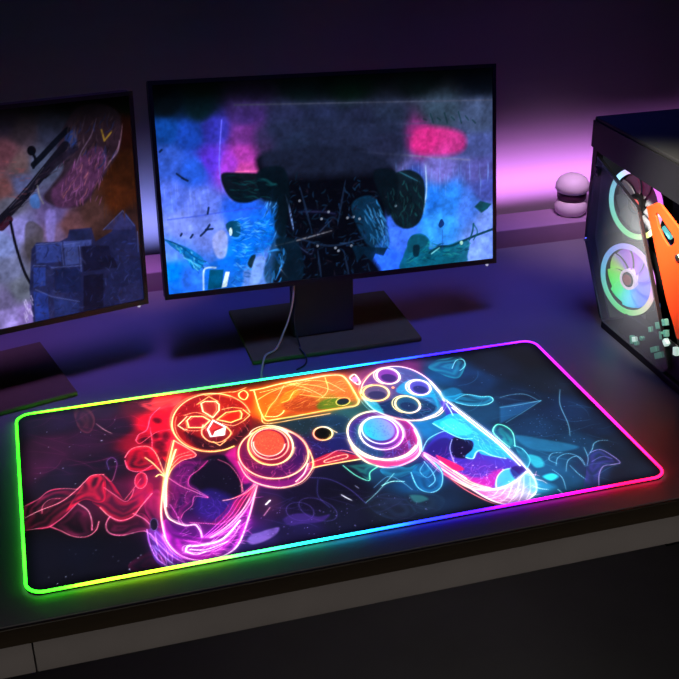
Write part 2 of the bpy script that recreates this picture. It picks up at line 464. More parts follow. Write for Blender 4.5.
    # red cloud beside the direction pad
    S.fill([(138, 404), (158, 400), (182, 396), (176, 405), (162, 410), (150, 411)], (236, 84, 84), .75, .1, 4, tex=.2)
    S.fill([(135, 441), (145, 430), (150, 416), (160, 408), (173, 404), (172, 425), (178, 442), (168, 462), (160, 455), (152, 450), (152, 438), (143, 438)], (200, 16, 52), .72, .3, 5, tex=.45, seed=6)
    S.fill([(125, 458), (130, 450), (140, 447), (150, 448), (158, 459), (165, 477), (156, 470), (140, 472), (128, 469)], (210, 18, 60), .7, .3, 5, tex=.25, seed=7)
    for q in [(157, 421, 5, 3), (156, 436, 4, 3), (160, 446, 6, 5), (166, 437, 4, 5), (146, 441, 5, 3), (163, 454, 5, 3)]:
        S.fill(ell(*q, 10), (26, 4, 24), .6, edge=7, tex=.5, seed=91)
    S.stroke([(125, 458), (131, 450), (141, 447), (150, 448), (157, 456), (165, 476)], [(255, 60, 100), (255, 150, 70)], 1.4, 5, .35, .85)
    S.stroke([(125, 461), (129, 470), (141, 472), (152, 466)], (255, 70, 120), 1.2, 4, .3, .8)
    S.stroke([(136, 441), (139, 435), (147, 430), (151, 417), (160, 408)], (255, 60, 100), 1.2, 4, .3, .8)
    S.stroke([(152, 450), (152, 440), (150, 428)], (255, 50, 90), 1, 3, .3, .7)
    S.stroke([(136, 441), (140, 444), (150, 437), (158, 432), (170, 430)], (255, 60, 90), 1, 3, .3, .7)
    S.stroke([(145, 458), (152, 463), (159, 470), (166, 478)], (255, 190, 80), 1.5, 4, .45, .95)
    S.stroke([(156, 477), (160, 475), (166, 478)], (255, 210, 90), 1.8, 4, .5)

    # ---------- left grip
    S.fill([(174, 441), (196, 455), (206, 462), (222, 456), (240, 462), (244, 485), (257, 484), (250, 512), (236, 540), (205, 560), (176, 556), (163, 535), (161, 505), (166, 474)], (46, 12, 64), .55, edge=5)
    S.fill([(197, 466), (212, 456), (228, 458), (238, 474), (242, 492), (228, 500), (214, 500), (206, 494), (196, 487), (190, 482)], (10, 7, 30), .85, edge=5)
    S.fill([(202, 492), (215, 490), (232, 498), (236, 508), (220, 520), (205, 520), (196, 510)], (52, 30, 130), .6, edge=12)
    S.fill([(170, 475), (182, 462), (195, 462), (208, 461), (200, 470), (190, 478), (189, 487), (196, 491), (208, 498), (195, 497), (192, 506), (184, 512), (181, 518), (172, 517), (167, 500)], (134, 26, 110), .6, .3, 5, tex=.3, seed=12)
    S.stroke([(208, 461), (199, 470), (190, 477), (189, 486), (197, 491), (208, 498), (195, 497), (192, 506), (184, 513), (181, 519)], (226, 60, 150), 1.0, 4, .25, .65)
    S.stroke([(168, 478), (180, 486), (192, 491), (208, 498)], (240, 90, 150), 1.1, 4, .25, .7)
    S.stroke([(170, 505), (176, 514), (180, 524), (178, 517), (187, 530)], (220, 70, 190), 1, 3, .25, .6)
    S.fill([(148, 531), (156, 530), (165, 540), (176, 556), (190, 563), (172, 571), (158, 564), (150, 549)], (84, 56, 160), .75, .2, 4, tex=.2)
    S.stroke([(147, 530), (150, 545), (158, 560), (172, 569)], (190, 90, 230), 1.3, 4, .35, .8)
    S.stroke([(155, 533), (160, 552), (175, 566)], (150, 110, 240), 1.2, 4, .35, .7)
    S.stroke([(150, 534), (165, 551), (184, 563), (200, 565)], (220, 90, 230), 1.2, 4, .35, .8)
    S.fill(ell(154, 525, 4, 6), (14, 16, 40), .85, edge=2); S.stroke(ell(154, 525, 4, 6), (80, 90, 150), .9, 2, .2, .6, closed=True)
    S.fill([(163, 528), (166, 520), (176, 530), (190, 536), (208, 538), (228, 528), (244, 512), (254, 492), (248, 520), (238, 545), (222, 556), (204, 561), (184, 558), (171, 548)], (206, 40, 200), .72, .2, 5, tex=.3, seed=15)
    S.fill([(168, 511), (178, 524), (192, 526), (200, 536), (186, 541), (172, 536), (165, 526)], (70, 16, 96), .6, edge=4)
    for k, (dx, c1, c2, w) in enumerate([(0, (255, 170, 160), (255, 150, 255), 1.6), (-4, (240, 60, 90), (230, 60, 220), 1.2), (-8, (220, 40, 110), (200, 50, 220), 1.1), (3, (255, 120, 140), (255, 190, 255), 1.3), (-12, (190, 30, 130), (180, 40, 210), 1.0)]):
        S.stroke([(257 + dx * .2, 484), (249 + dx, 500), (240 + dx, 514), (226 + dx, 528), (210 + dx * .6, 538)], [c1, c2], w, 4, .35, .9)
    S.stroke([(257, 484), (254, 498), (248, 520), (238, 545), (224, 556), (205, 561), (185, 558), (172, 549), (164, 536)], [(255, 150, 140), (255, 130, 200), (255, 170, 255), (255, 140, 250), (250, 90, 240), (255, 160, 255)], 1.8, 6, .45)
    S.stroke([(240, 526), (232, 538), (218, 548), (202, 553), (188, 553)], (255, 150, 255), 1.3, 5, .35, .85)
    S.stroke([(186, 552), (188, 547), (200, 546), (222, 540), (240, 521)], (255, 235, 255), 2.2, 5, .5)
    S.stroke([(190, 550), (206, 550), (228, 542)], (255, 210, 255), 1.5, 4, .4)
    S.stroke([(186, 552), (196, 555), (206, 552)], (255, 230, 255), 1.4, 4, .4)
    S.fill([(174, 441), (196, 455), (182, 461), (172, 470), (168, 476)], (226, 44, 60), .75, edge=2)
    S.stroke([(174, 441), (196, 455), (182, 461), (173, 468), (168, 477)], [(255, 180, 120), (255, 90, 90), (255, 120, 60), (255, 210, 70)], 1.3, 4, .4)
    S.stroke([(192, 455), (180, 458), (172, 466)], (255, 150, 90), 1, 3, .4, .8)
    S.stroke([(190, 452), (178, 456), (171, 462)], (255, 120, 70), 1, 3, .3, .8)
    S.stroke([(174, 441), (170, 458), (166, 476), (163, 492), (161, 512), (163, 528), (166, 540)], [(255, 150, 60), (255, 205, 60), (255, 225, 90), (255, 150, 90), (255, 120, 160), (240, 90, 230)], 2.6, 6, .6)
    S.stroke([(176, 450), (171, 464), (167, 478), (166, 495), (166, 507)], [(255, 240, 130), (255, 240, 110), (255, 190, 120), (255, 220, 200)], 2.0, 5, .5)
    S.stroke([(166, 480), (164, 500), (167, 516), (174, 522), (186, 526), (195, 525), (200, 531), (202, 538)], [(255, 190, 120), (255, 200, 170), (255, 190, 230), (240, 130, 240)], 1.6, 4, .4)
    S.stroke([(190, 523), (208, 524), (222, 524), (240, 514)], (220, 60, 150), 1.2, 4, .3, .7)
    # red filaments between grip and thumb stick
    S.fill([(233, 499), (246, 493), (257, 484), (252, 498), (242, 510), (228, 520), (212, 524), (224, 512)], (200, 28, 90), .6, .2, 4)
    S.stroke([(223, 501), (233, 499), (246, 493), (257, 484)], [(255, 180, 150), (255, 90, 80), (255, 120, 90)], 1.4, 3, .3, .9)
    S.stroke([(242, 493), (240, 480), (230, 466), (218, 460)], (210, 70, 110), 1.1, 3, .25, .7)
    S.stroke([(243, 492), (242, 482), (246, 474)], (255, 110, 110), 1.1, 3, .25, .7)
    S.fill([(226, 456), (236, 448), (240, 465), (250, 480), (243, 484), (236, 470)], (180, 24, 130), .6, edge=5)
    S.stars([(195, 460), (240, 460), (245, 500), (200, 520), (170, 500)], 60, a=.6, seed=21)

    S.scatter([(170, 470), (200, 464), (190, 488), (205, 498), (184, 514), (170, 512)], 60, [(200, 60, 150), (90, 20, 110), (230, 70, 120)], (4, 12), w=1.0, a=.3, seed=101, gk=.1)
    S.scatter([(168, 530), (200, 540), (240, 516), (252, 496), (238, 543), (206, 559), (178, 554)], 90, [(255, 130, 240), (150, 20, 150), (230, 60, 200), (110, 20, 120)], (8, 18), (-50, 20), 1.0, .7, seed=102, gk=.15)
    S.scatter([(200, 490), (236, 500), (234, 520), (200, 522)], 60, [(80, 50, 170), (20, 12, 50), (110, 60, 190)], (4, 12), w=1.2, a=.3, seed=103)
    S.scatter([(148, 532), (164, 542), (186, 562), (170, 570), (152, 550)], 40, [(150, 120, 240), (40, 20, 90), (220, 100, 230)], (8, 18), (40, 70), 1.0, .6, seed=108)
    # ---------- direction pad
    DP = ell(212, 423, 40, 29, -4)
    S.fill(DP, (120, 14, 26), .65, edge=3, tex=.4, seed=22)
    S.fill([(185, 432), (205, 440), (230, 440), (248, 425), (246, 440), (222, 451), (198, 448)], (28, 8, 26), .7, edge=6)
    S.stroke(ell(212, 423, 40, 29, -4, 60, 300, 22), [(255, 200, 60), (255, 150, 40), (255, 140, 40), (255, 190, 70), (255, 150, 50), (255, 180, 60), (255, 170, 60)], 2.4, 6, .5)
    S.stroke(ell(212, 423, 40, 29, -4, 285, 345, 8), [(255, 160, 50), (255, 130, 30)], 1.8, 5, .4, .8)
    S.stroke(ell(212, 424, 37, 27, -4, 80, 200, 12), (255, 150, 60), 1.2, 3, .3, .7)
    def btn(p, arrow, col, f, w=2.0, acol=None):
        S.fill(p, f, .8, edge=1.5, smooth=False); S.stroke(p, col, w, 5, .45, closed=True, smooth=False)
        S.stroke(arrow, acol or col, 1.5, 4, .4, smooth=False)
    S.scatter(ell(212, 423, 36, 25, -4), 220, [(230, 60, 40), (60, 8, 24), (255, 110, 50), (110, 16, 40), (30, 6, 26)], (2, 7), w=1.2, a=.65, seed=111, gk=.08)
    btn([(201, 404), (205, 402), (216, 402), (219, 405), (219, 411), (213, 418), (203, 412)], [(197, 405), (209, 397), (218, 402)], (255, 205, 110), (150, 50, 44), acol=(255, 170, 30))
    btn([(187, 421), (191, 417), (203, 417), (210, 421), (203, 428), (189, 428)], [(187, 417), (178, 426), (184, 430), (187, 430)], (255, 196, 80), (150, 22, 50), acol=(255, 220, 130))
    btn([(217, 420), (226, 413), (240, 411), (242, 414), (241, 419), (231, 423)], [(243, 410), (250, 415.5), (244, 421)], (255, 180, 50), (190, 40, 24), acol=(255, 190, 60))
    S.stroke([(184, 416), (196, 413), (209, 417), (213, 420)], (255, 150, 40), 1.4, 4, .35, .9)
    S.stroke([(184, 431), (200, 431), (206, 427)], (255, 120, 50), 1.4, 4, .35, .9)
    S.stroke([(222, 410), (232, 408), (242, 409)], (255, 170, 40), 1.4, 4, .35, .9)
    S.stroke([(222, 424), (234, 426), (244, 421)], (255, 140, 40), 1.4, 4, .35, .9)
    S.stroke([(203, 425), (202, 435), (210, 442), (222, 442), (231, 434), (226, 427)], [(255, 120, 60), (255, 140, 50), (255, 170, 60)], 1.6, 4, .4)
    btn([(208, 430), (213, 421), (225, 427), (224, 435), (211, 437)], [(213, 442), (220, 446), (226, 441)], (255, 246, 225), (150, 30, 40), 2.6, (255, 170, 60))
    S.fill([(215, 432), (224, 428), (223, 435), (213, 436)], (255, 240, 230), .9, smooth=False)
    S.fill([(209, 429), (213, 424), (219, 428), (212, 431)], (190, 60, 60), .8, smooth=False)
    S.stroke([(239, 394), (244, 391), (248, 395), (245, 400), (240, 398)], (255, 190, 50), 2.0, 4, .4, closed=True)
    S.stroke([(205, 396), (225, 393), (236, 392), (246, 388)], (255, 190, 60), 1.4, 5, .4, .9)

    # ---------- touch panel
    TP = [(253, 391), (262, 389), (282, 384), (310, 379), (330, 376), (342, 376), (348, 382), (357, 397), (359, 402), (356, 406), (345, 408), (325, 411), (298, 416), (268, 421), (264, 420), (259, 408)]
    S.fill(TP, (190, 74, 14), .6, edge=2, smooth=False, tex=.6, seed=31, col2=(150, 110, 50))
    S.fill([(283, 408), (290, 396), (306, 394), (318, 402), (322, 409), (300, 413)], (120, 52, 22), .6, edge=6, tex=.4)
    S.fill([(318, 404), (332, 398), (346, 401), (352, 404), (338, 408), (320, 410)], (60, 110, 30), .7, edge=5, tex=.3)
    S.fill([(280, 403), (284, 394), (294, 390), (300, 392), (292, 400)], (240, 120, 20), .7, edge=3)
    S.scatter([(262, 396), (300, 384), (340, 380), (352, 400), (330, 406), (270, 416)], 220, [(255, 150, 40), (150, 50, 16), (255, 200, 80), (90, 40, 20), (220, 90, 20)], (4, 14), (-40, 0), 1.1, .4, seed=112, gk=.1)
    for q in [[(258, 400), (272, 392), (290, 386), (310, 381)], [(265, 417), (270, 407), (276, 400), (284, 386)], [(260, 393), (280, 388), (300, 382)], [(282, 403), (289, 400), (294, 392), (302, 390), (312, 393)],
              [(285, 384), (305, 388), (322, 396)], [(290, 384), (315, 386), (333, 391)], [(300, 381), (325, 382), (345, 392)], [(300, 395), (325, 398), (340, 398)], [(325, 378), (328, 390), (322, 398)]]:
        S.stroke(q, [(255, 220, 70), (255, 180, 60), (255, 150, 90)], 1.2, 4, .35, .85)
    S.stroke([(266, 417), (276, 417), (282, 414), (284, 411)], (255, 210, 90), 1.8, 4, .5)
    S.stroke([(254, 391), (259, 408), (264, 419), (268, 421)], (255, 180, 40), 2.2, 6, .5)
    S.stroke([(268, 421), (298, 416), (325, 411), (345, 408), (356, 406), (359, 402), (357, 397), (348, 382), (341, 376), (328, 376), (310, 379), (282, 384), (262, 389), (250, 391)], [(255, 190, 40), (255, 170, 30), (255, 170, 40), (255, 200, 80), (255, 200, 60), (255, 210, 110), (255, 230, 150), (255, 210, 90), (255, 200, 70)], 2.0, 6, .5)
    S.stroke([(262, 415), (266, 424), (300, 419), (330, 414)], (255, 180, 50), 1.6, 5, .45, .9)
    S.fill(ell(343, 402, 6, 3, -10), (16, 30, 50), .85); S.stroke(ell(343, 402, 7, 4, -10), (255, 200, 80), 1.2, 3, .3, .8, closed=True)
    S.stroke([(350, 378), (355, 375), (360, 382), (358, 385), (352, 381)], (255, 230, 180), 1.8, 4, .4, closed=True)
    S.fill(ell(355, 380, 3, 3), (190, 140, 200), .8)
    S.stars([(258, 395), (345, 385), (355, 402), (268, 418)], 120, (255, 220, 140), .5, .5, seed=33)
    S.stars([(232, 400), (255, 398), (262, 420), (240, 440)], 80, (255, 150, 80), .4, .5, seed=34)
    S.stars([(290, 422), (350, 412), (345, 450), (310, 460), (300, 440)], 130, (150, 190, 255), .5, .55, seed=35)
    S.fill(ell(323, 434, 9, 6.2, 0), (3, 3, 8), 1.0)
    S.stroke(ell(323, 434, 9.5, 6.6, 0), [(255, 230, 120), (255, 170, 60), (255, 110, 60), (255, 150, 70), (255, 240, 190), (255, 230, 120)], 2.2, 5, .6, closed=True)
    S.stroke([(331, 430), (337, 433)], (255, 200, 110), 1.2, 3, .4)
    # bridge between the sticks
    S.fill([(311, 462), (335, 452), (352, 455), (362, 458), (340, 462), (314, 468)], (190, 26, 60), .7, edge=2)
    S.stroke([(311, 463), (325, 458), (338, 451), (352, 453), (362, 459)], [(255, 120, 90), (255, 90, 130)], 1.3, 4, .3, .9)
    S.stroke([(308, 470), (318, 467), (340, 463), (364, 459)], [(255, 170, 60), (255, 200, 70), (255, 220, 130)], 2.3, 5, .5)
    S.stroke([(325, 461), (336, 457), (346, 455), (347, 458), (336, 461), (326, 463)], (255, 190, 130), 1.2, 3, .35, closed=True)

    # ---------- left stick
    S.fill(ell(273, 456, 37, 28, 4), (84, 10, 60), .85, edge=3, tex=.25, col2=(50, 12, 84))
    S.scatter(ell(273, 458, 33, 22, 3), 160, [(220, 50, 110), (50, 8, 60), (140, 30, 130), (255, 90, 90)], (3, 10), w=1.1, a=.4, seed=113, gk=.1)
    S.fill([(242, 470), (262, 480), (290, 480), (308, 466), (312, 470), (298, 484), (276, 489), (254, 484)], (120, 20, 110), .75, edge=3)
    S.stroke(ell(273.5, 454, 35, 25, 2), [(255, 190, 90), (255, 170, 110), (255, 150, 110), (255, 120, 80), (255, 140, 70), (255, 190, 110), (255, 150, 90), (255, 170, 90)], 2.3, 6, .5, closed=True)
    S.stroke([(238, 462), (246, 476), (258, 484), (280, 488), (300, 483), (311, 471), (313, 462), (309, 450)], [(230, 60, 110), (255, 120, 110), (255, 170, 140), (255, 180, 130), (255, 150, 110), (255, 190, 80), (255, 120, 60)], 1.9, 5, .45)
    S.stroke([(296, 482), (304, 474), (308, 464)], (255, 180, 170), 1.8, 4, .4)
    S.stroke([(266, 426), (285, 429), (302, 440), (309, 452)], (240, 80, 60), 1.5, 5, .35, .8)
    S.fill(ell(270, 446, 22, 19, 4), (120, 16, 50), .8)
    S.stroke(ell(270.5, 446.5, 22.5, 19, 4), [(255, 220, 120), (255, 200, 90), (255, 180, 60), (255, 170, 40), (255, 210, 60), (255, 240, 140), (255, 230, 140)], 2.3, 6, .55, closed=True)
    S.stroke(ell(269, 437, 20, 11, 0, 190, 340, 10), (255, 235, 170), 1.4, 3, .35)
    S.stroke(ell(270, 444.5, 18.5, 15.5, 4), [(255, 130, 90), (255, 160, 120), (255, 130, 90)], 1.6, 4, .4, closed=True)
    S.fill(ell(269, 443.5, 15.5, 12.5, 4), (222, 84, 62), .95, edge=2, tex=.12)
    S.stroke(ell(269, 443.5, 15.8, 13, 4, 0, 180, 12), (255, 150, 120), 1.8, 4, .4)
    S.stars(ell(269, 443, 14, 11), 200, (255, 190, 110), .3, .5, seed=41); S.stars(ell(269, 443, 14, 11), 200, (110, 20, 40), .3, .6, seed=42)
    # ---------- right stick
    S.fill(ell(383, 440, 37, 27, 12), (30, 40, 120), .85, edge=3, col2=(150, 26, 110), tex=.2)
    S.scatter(ell(383, 440, 33, 22, 12), 160, [(30, 60, 160), (10, 14, 60), (90, 40, 150), (40, 130, 170), (170, 40, 130)], (3, 10), w=1.2, a=.65, seed=114, gk=.08)
    S.fill([(356, 425), (372, 432), (384, 455), (370, 456), (356, 446)], (20, 80, 100), .6, edge=8)
    S.fill([(350, 448), (368, 459), (392, 461), (412, 455), (418, 446), (415, 460), (392, 467), (366, 462)], (220, 60, 110), .85, edge=2, col2=(240, 70, 140))
    S.stars(ell(383, 440, 33, 22, 12), 120, (190, 220, 255), .5, .7, seed=43)
    S.stroke(ell(383, 436, 36, 23.5, 12), [(255, 190, 200), (255, 200, 220), (255, 230, 190), (255, 230, 140), (255, 235, 170), (255, 220, 150), (255, 210, 160), (255, 150, 190), (255, 140, 200), (255, 190, 200)], 2.4, 6, .5, closed=True)
    S.stroke([(349, 440), (356, 453), (370, 464), (390, 468), (408, 463), (419, 455), (420, 444), (414, 430)], [(255, 230, 120), (255, 210, 110), (255, 220, 160), (255, 130, 190), (255, 140, 200), (255, 210, 220), (255, 200, 150), (255, 140, 190)], 2.4, 6, .5)
    S.stroke([(355, 450), (368, 458), (388, 460), (406, 455), (416, 446)], [(255, 240, 170), (255, 230, 150), (255, 210, 170)], 2.6, 5, .5)
    S.fill(ell(381, 433, 21, 16, 10), (40, 40, 110), .9, col2=(130, 40, 130))
    S.stroke(ell(381.5, 433.5, 22, 16.5, 10), [(255, 170, 240), (255, 160, 230), (255, 220, 240), (240, 250, 160), (240, 250, 170), (180, 230, 180), (255, 200, 240)], 2.0, 5, .5, closed=True)
    S.stroke(ell(380, 431, 18, 13, 10), [(220, 170, 250), (230, 190, 250), (180, 240, 220), (140, 230, 220), (150, 220, 230), (210, 180, 250)], 1.8, 5, .45, closed=True)
    S.fill(ell(379, 430, 16, 11, 10), (40, 170, 180), .95, edge=3, col2=(140, 130, 210), tex=.25, seed=45)
    S.stars(ell(379, 430, 14, 9, 10), 90, (20, 40, 90), .4, .6, seed=46)

    # ---------- face buttons
    FB = [(362, 384), (372, 373), (390, 367), (408, 369), (425, 378), (438, 391), (444, 404), (434, 416), (416, 421), (396, 419), (376, 410), (364, 399)]
    S.fill(FB, (110, 56, 120), .6, edge=4, col2=(40, 120, 160), tex=.25, seed=51)
    S.fill([(372, 408), (386, 402), (398, 398), (412, 398), (428, 402), (436, 410), (416, 420), (394, 417)], (14, 44, 78), .8, edge=4)
    S.fill([(396, 392), (402, 384), (412, 380), (426, 384), (436, 396), (438, 408), (432, 398), (420, 398), (410, 396)], (34, 150, 180), .7, edge=3)
    S.fill([(364, 398), (376, 402), (384, 414), (374, 410)], (50, 170, 180), .7, edge=3)
    S.scatter(FB, 200, [(40, 130, 160), (20, 40, 80), (110, 60, 130), (16, 70, 110), (70, 40, 90)], (3, 11), (-20, 50), 1.4, .55, seed=115, gk=.06)
    S.stroke([(361, 394), (363, 384), (373, 373), (391, 367), (409, 369), (426, 378), (439, 391)], [(200, 160, 120), (255, 160, 110), (255, 180, 90), (255, 210, 150), (255, 190, 220), (255, 170, 230), (255, 230, 245)], 1.9, 5, .45)
    S.stroke([(362, 397), (374, 410), (396, 419), (418, 421), (434, 416), (444, 404), (440, 392)], [(120, 200, 180), (110, 190, 200), (255, 180, 130), (255, 190, 140), (255, 220, 190), (255, 225, 190), (255, 230, 240)], 1.9, 5, .45)
    S.stroke([(420, 421), (438, 416), (447, 406), (447, 400)], (255, 200, 150), 1.4, 4, .4); S.stroke([(424, 419), (440, 412), (445, 402)], (255, 225, 190), 1.3, 4, .4)
    for (cx, cy, rx, ry, an, cols, f) in [
        (388, 376.5, 11.5, 7.8, 8, [(255, 225, 170), (255, 200, 150), (255, 215, 160), (255, 230, 200)], (120, 60, 140)),
        (376, 393.5, 13, 7.8, 2, [(255, 190, 50), (255, 210, 60), (255, 170, 40), (255, 225, 110)], (90, 80, 110)),
        (419.5, 388, 11, 7.3, 10, [(255, 210, 250), (250, 190, 255), (255, 240, 255), (255, 220, 250)], (80, 70, 150)),
        (407.5, 405, 12.5, 8.2, 10, [(255, 190, 200), (255, 230, 110), (255, 235, 110), (255, 210, 130)], (34, 80, 110))]:
        S.fill(ell(cx, cy, rx, ry, an), f, .9, edge=2, tex=.2); S.fill(ell(cx + 1, cy + 2, rx * .7, ry * .5, an), (24, 30, 70), .55, edge=3)
        S.stroke(ell(cx, cy, rx, ry, an), cols, 3.0, 5, .5, closed=True)
        S.stroke(ell(cx - 1.5, cy, rx + 1.5, ry + .6, an, 100, 260, 10), cols[1], 1.2, 3, .35)
    S.fill(ell(393, 388, 1.5, 1), (255, 160, 110), 1); S.stars(FB, 50, (255, 230, 200), .5, .7, seed=52)

    # ---------- right grip
    RG = [(424, 455), (436, 436), (448, 422), (440, 402), (452, 406), (480, 427), (500, 443), (518, 460), (530, 473), (535, 486), (530, 498), (518, 505), (500, 503), (484, 497), (468, 486), (446, 472)]
    S.fill(RG, (60, 44, 150), .75, edge=3, tex=.3, seed=61, col2=(80, 60, 170))
    S.fill([(450, 442), (458, 437), (470, 440), (475, 450), (470, 458), (456, 458), (450, 452)], (12, 8, 44), .85, edge=4)
    S.fill([(426, 452), (438, 440), (450, 440), (452, 455), (440, 460)], (40, 24, 100), .7, edge=5)
    S.fill([(440, 462), (462, 474), (480, 478), (498, 470), (505, 474), (496, 486), (478, 487), (455, 474)], (176, 40, 150), .8, edge=6, tex=.2)
    S.fill([(433, 424), (442, 419), (452, 414), (466, 417), (482, 428), (500, 443), (514, 460), (506, 458), (494, 457), (482, 455), (478, 452), (473, 459), (465, 457), (472, 450), (473, 442), (462, 439), (450, 434)], (42, 168, 208), .82, edge=2, tex=.3, seed=62)
    S.fill([(440, 424), (450, 419), (462, 424), (472, 433), (462, 436), (450, 432)], (70, 200, 226), .6, edge=4)
    S.fill([(496, 488), (497, 478), (503, 471), (511, 469), (520, 477), (512, 484)], (70, 170, 222), .9, edge=2, tex=.25)
    S.stroke([(496, 488), (497, 478), (503, 471), (511, 469)], (190, 190, 250), 1.2, 3, .3)
    S.stroke([(433, 424), (450, 434), (462, 439), (472, 439)], (130, 240, 245), 1.3, 3, .35)
    S.stroke([(466, 458), (473, 459), (476, 453), (481, 451), (492, 456), (506, 459)], (150, 230, 250), 1.4, 3, .4)
    S.stroke([(452, 440), (450, 450), (455, 465)], (150, 180, 250), 1.1, 3, .3, .8)
    S.stroke([(422, 452), (428, 440), (440, 433), (448, 431)], (90, 190, 220), 1.2, 3, .3); S.stroke([(422, 450), (420, 438), (412, 425)], (90, 200, 220), 1.2, 3, .3)
    S.scatter([(436, 424), (452, 415), (482, 430), (510, 460), (480, 454), (460, 438)], 130, [(120, 230, 245), (20, 110, 170), (60, 180, 220), (30, 70, 140)], (4, 13), (10, 60), 1.0, .4, seed=116, gk=.1)
    S.scatter([(428, 452), (470, 462), (500, 470), (490, 486), (450, 472)], 110, [(130, 70, 200), (40, 20, 110), (200, 60, 160), (70, 60, 190)], (4, 12), w=1.3, a=.35, seed=117, gk=.06)
    S.fill([(510, 470), (520, 466), (526, 473), (518, 482)], (40, 20, 90), .7, edge=3)
    S.stars(RG, 120, (230, 220, 255), .7, .85, seed=63)
    LIP = [(452, 472), (470, 485), (486, 490), (500, 489), (514, 483), (526, 473), (531, 476), (536, 485), (534, 495), (524, 502), (508, 505), (490, 500), (470, 488)]
    S.fill(LIP, (214, 84, 150), .9, edge=2, col2=(150, 196, 206), smooth=True, tex=.3)
    S.scatter(LIP, 90, [(255, 200, 230), (180, 60, 130), (255, 240, 250), (140, 170, 190), (230, 110, 170)], (5, 13), (-50, 20), 1.0, .7, seed=118, gk=.1)
    for a, b in [((500, 503), (512, 486)), ((508, 504), (520, 480)), ((518, 503), (524, 476)), ((526, 500), (530, 478)), ((490, 499), (506, 489)), ((484, 497), (498, 491))]:
        S.stroke([a, ((a[0] + b[0]) / 2 + 2, (a[1] + b[1]) / 2 + 2), b], (255, 220, 245), 1.0, 3, .25, .7)
    for dy, c in [(0, (255, 120, 60)), (3, (255, 70, 80)), (-3, (255, 60, 120)), (6, (240, 90, 170))]:
        S.stroke([(424, 454 + dy * .3), (440, 465 + dy), (455, 475 + dy), (472, 485 + dy * .7), (490, 489 + dy * .3)], [(255, 120, 160), c, (255, 170, 90), (255, 140, 120)], 1.6, 4, .4, .95)
    S.stroke([(440, 462), (455, 472), (466, 479)], (255, 230, 150), 2.4, 5, .5)
    S.fill([(436, 456), (456, 464), (464, 470), (452, 470)], (240, 30, 90), .7, edge=3)
    S.stroke([(470, 484), (487, 489), (500, 488.5), (515, 482), (527, 472)], [(255, 130, 80), (255, 220, 220), (255, 240, 255), (255, 255, 255)], 2.2, 5, .5)
    S.stroke([(442, 472), (462, 488), (484, 500), (500, 506)], [(120, 20, 40), (200, 60, 80), (120, 40, 70)], 2.0, 4, .3, .9)
    S.stroke([(424, 456), (446, 472), (468, 487), (490, 500), (508, 505), (524, 502), (535, 494), (536, 484), (530, 473), (516, 458), (500, 443), (480, 427), (449, 403), (440, 394), (430, 382)],
             [(255, 130, 190), (255, 150, 200), (255, 190, 200), (255, 230, 225), (255, 250, 240), (255, 255, 255), (255, 255, 255), (255, 250, 255), (255, 250, 255), (255, 240, 240), (255, 220, 245)], 2.2, 4, .4)
    S.stroke([(452, 408), (480, 430), (500, 446), (520, 466)], (230, 250, 255), 2.0, 5, .5)
    S.stroke([(446, 404), (450, 410), (453, 416)], (170, 240, 250), 1.2, 3, .3)

    # ---------- right-hand smoke
    S.fill([(428, 368), (436, 361), (446, 359), (458, 357), (465, 362), (464, 370), (459, 378), (450, 378), (440, 374)], (46, 150, 160), .6, .2, 5, tex=.3, seed=71)
    S.stroke([(452, 369), (456, 361), (463, 360), (465, 366), (460, 371)], (130, 230, 230), 1.1, 3, .25, .7)
    S.fill([(444, 398), (454, 396), (462, 394), (480, 397), (490, 397), (493, 401), (486, 406), (470, 406), (456, 403)], (44, 160, 190), .6, .35, 4, tex=.2, seed=72)
    S.stroke([(455, 400), (466, 395), (481, 397), (490, 397), (493, 401), (486, 405), (470, 406), (456, 403)], (120, 230, 240), 1.1, 3, .3, .8)
    S.fill([(440, 394), (452, 388), (462, 392), (458, 400), (448, 402)], (30, 130, 170), .5, edge=5, tex=.3)
    S.fill([(492, 431), (497, 425), (506, 427), (513, 434), (514, 446), (508, 448), (500, 440)], (44, 170, 160), .6, .3, 4)
    S.stroke([(510, 448), (500, 440), (493, 432), (497, 425), (506, 427), (513, 434), (515, 447)], (110, 250, 215), 1.2, 4, .35, .85)
    S.fill([(515, 446), (524, 450), (530, 460), (527, 469), (522, 462)], (50, 150, 170), .5, .25, 4); S.stroke([(514, 446), (523, 450), (530, 460), (527, 469)], (110, 220, 225), 1, 3, .25, .7)
    S.fill([(528, 455), (540, 458), (544, 466), (536, 468), (530, 462)], (60, 190, 200), .6, edge=4)
    S.fill([(541, 401), (520, 403), (500, 407), (500, 424), (520, 414)], (44, 110, 160), .45, edge=4, smooth=False)
    S.stroke([(500, 398), (512, 395), (526, 395), (540, 402)], (100, 180, 210), 1, 3, .2, .6, taper=True); S.stroke([(500, 408), (520, 405), (541, 401)], (120, 200, 220), 1, 3, .2, .6); S.stroke([(506, 423), (524, 412), (541, 401)], (80, 160, 190), 1, 3, .2, .5)
    S.fill([(515, 436), (545, 440), (578, 447), (560, 452), (530, 449)], (46, 124, 160), .55, edge=5, tex=.3)
    for q in [[(557, 464), (549, 460), (552, 454), (562, 453)], [(556, 466), (558, 458), (568, 454), (580, 458), (585, 465)], [(566, 472), (568, 461), (577, 457), (585, 466)], [(552, 470), (562, 478), (566, 490)], [(570, 466), (578, 474), (586, 480)], [(588, 456), (592, 450), (594, 444), (600, 441), (608, 441)], [(584, 448), (588, 458), (587, 466)], [(560, 390), (560, 405), (568, 424), (570, 436)]]:
        S.stroke(q, (110, 190, 220), 1.0, 3, .22, .65, taper=True)
    S.fill([(588, 456), (598, 450), (610, 455), (619, 462), (615, 465), (604, 465), (599, 474), (599, 487), (584, 490), (586, 474)], (74, 62, 140), .55, .25, 5, tex=.25, seed=75)
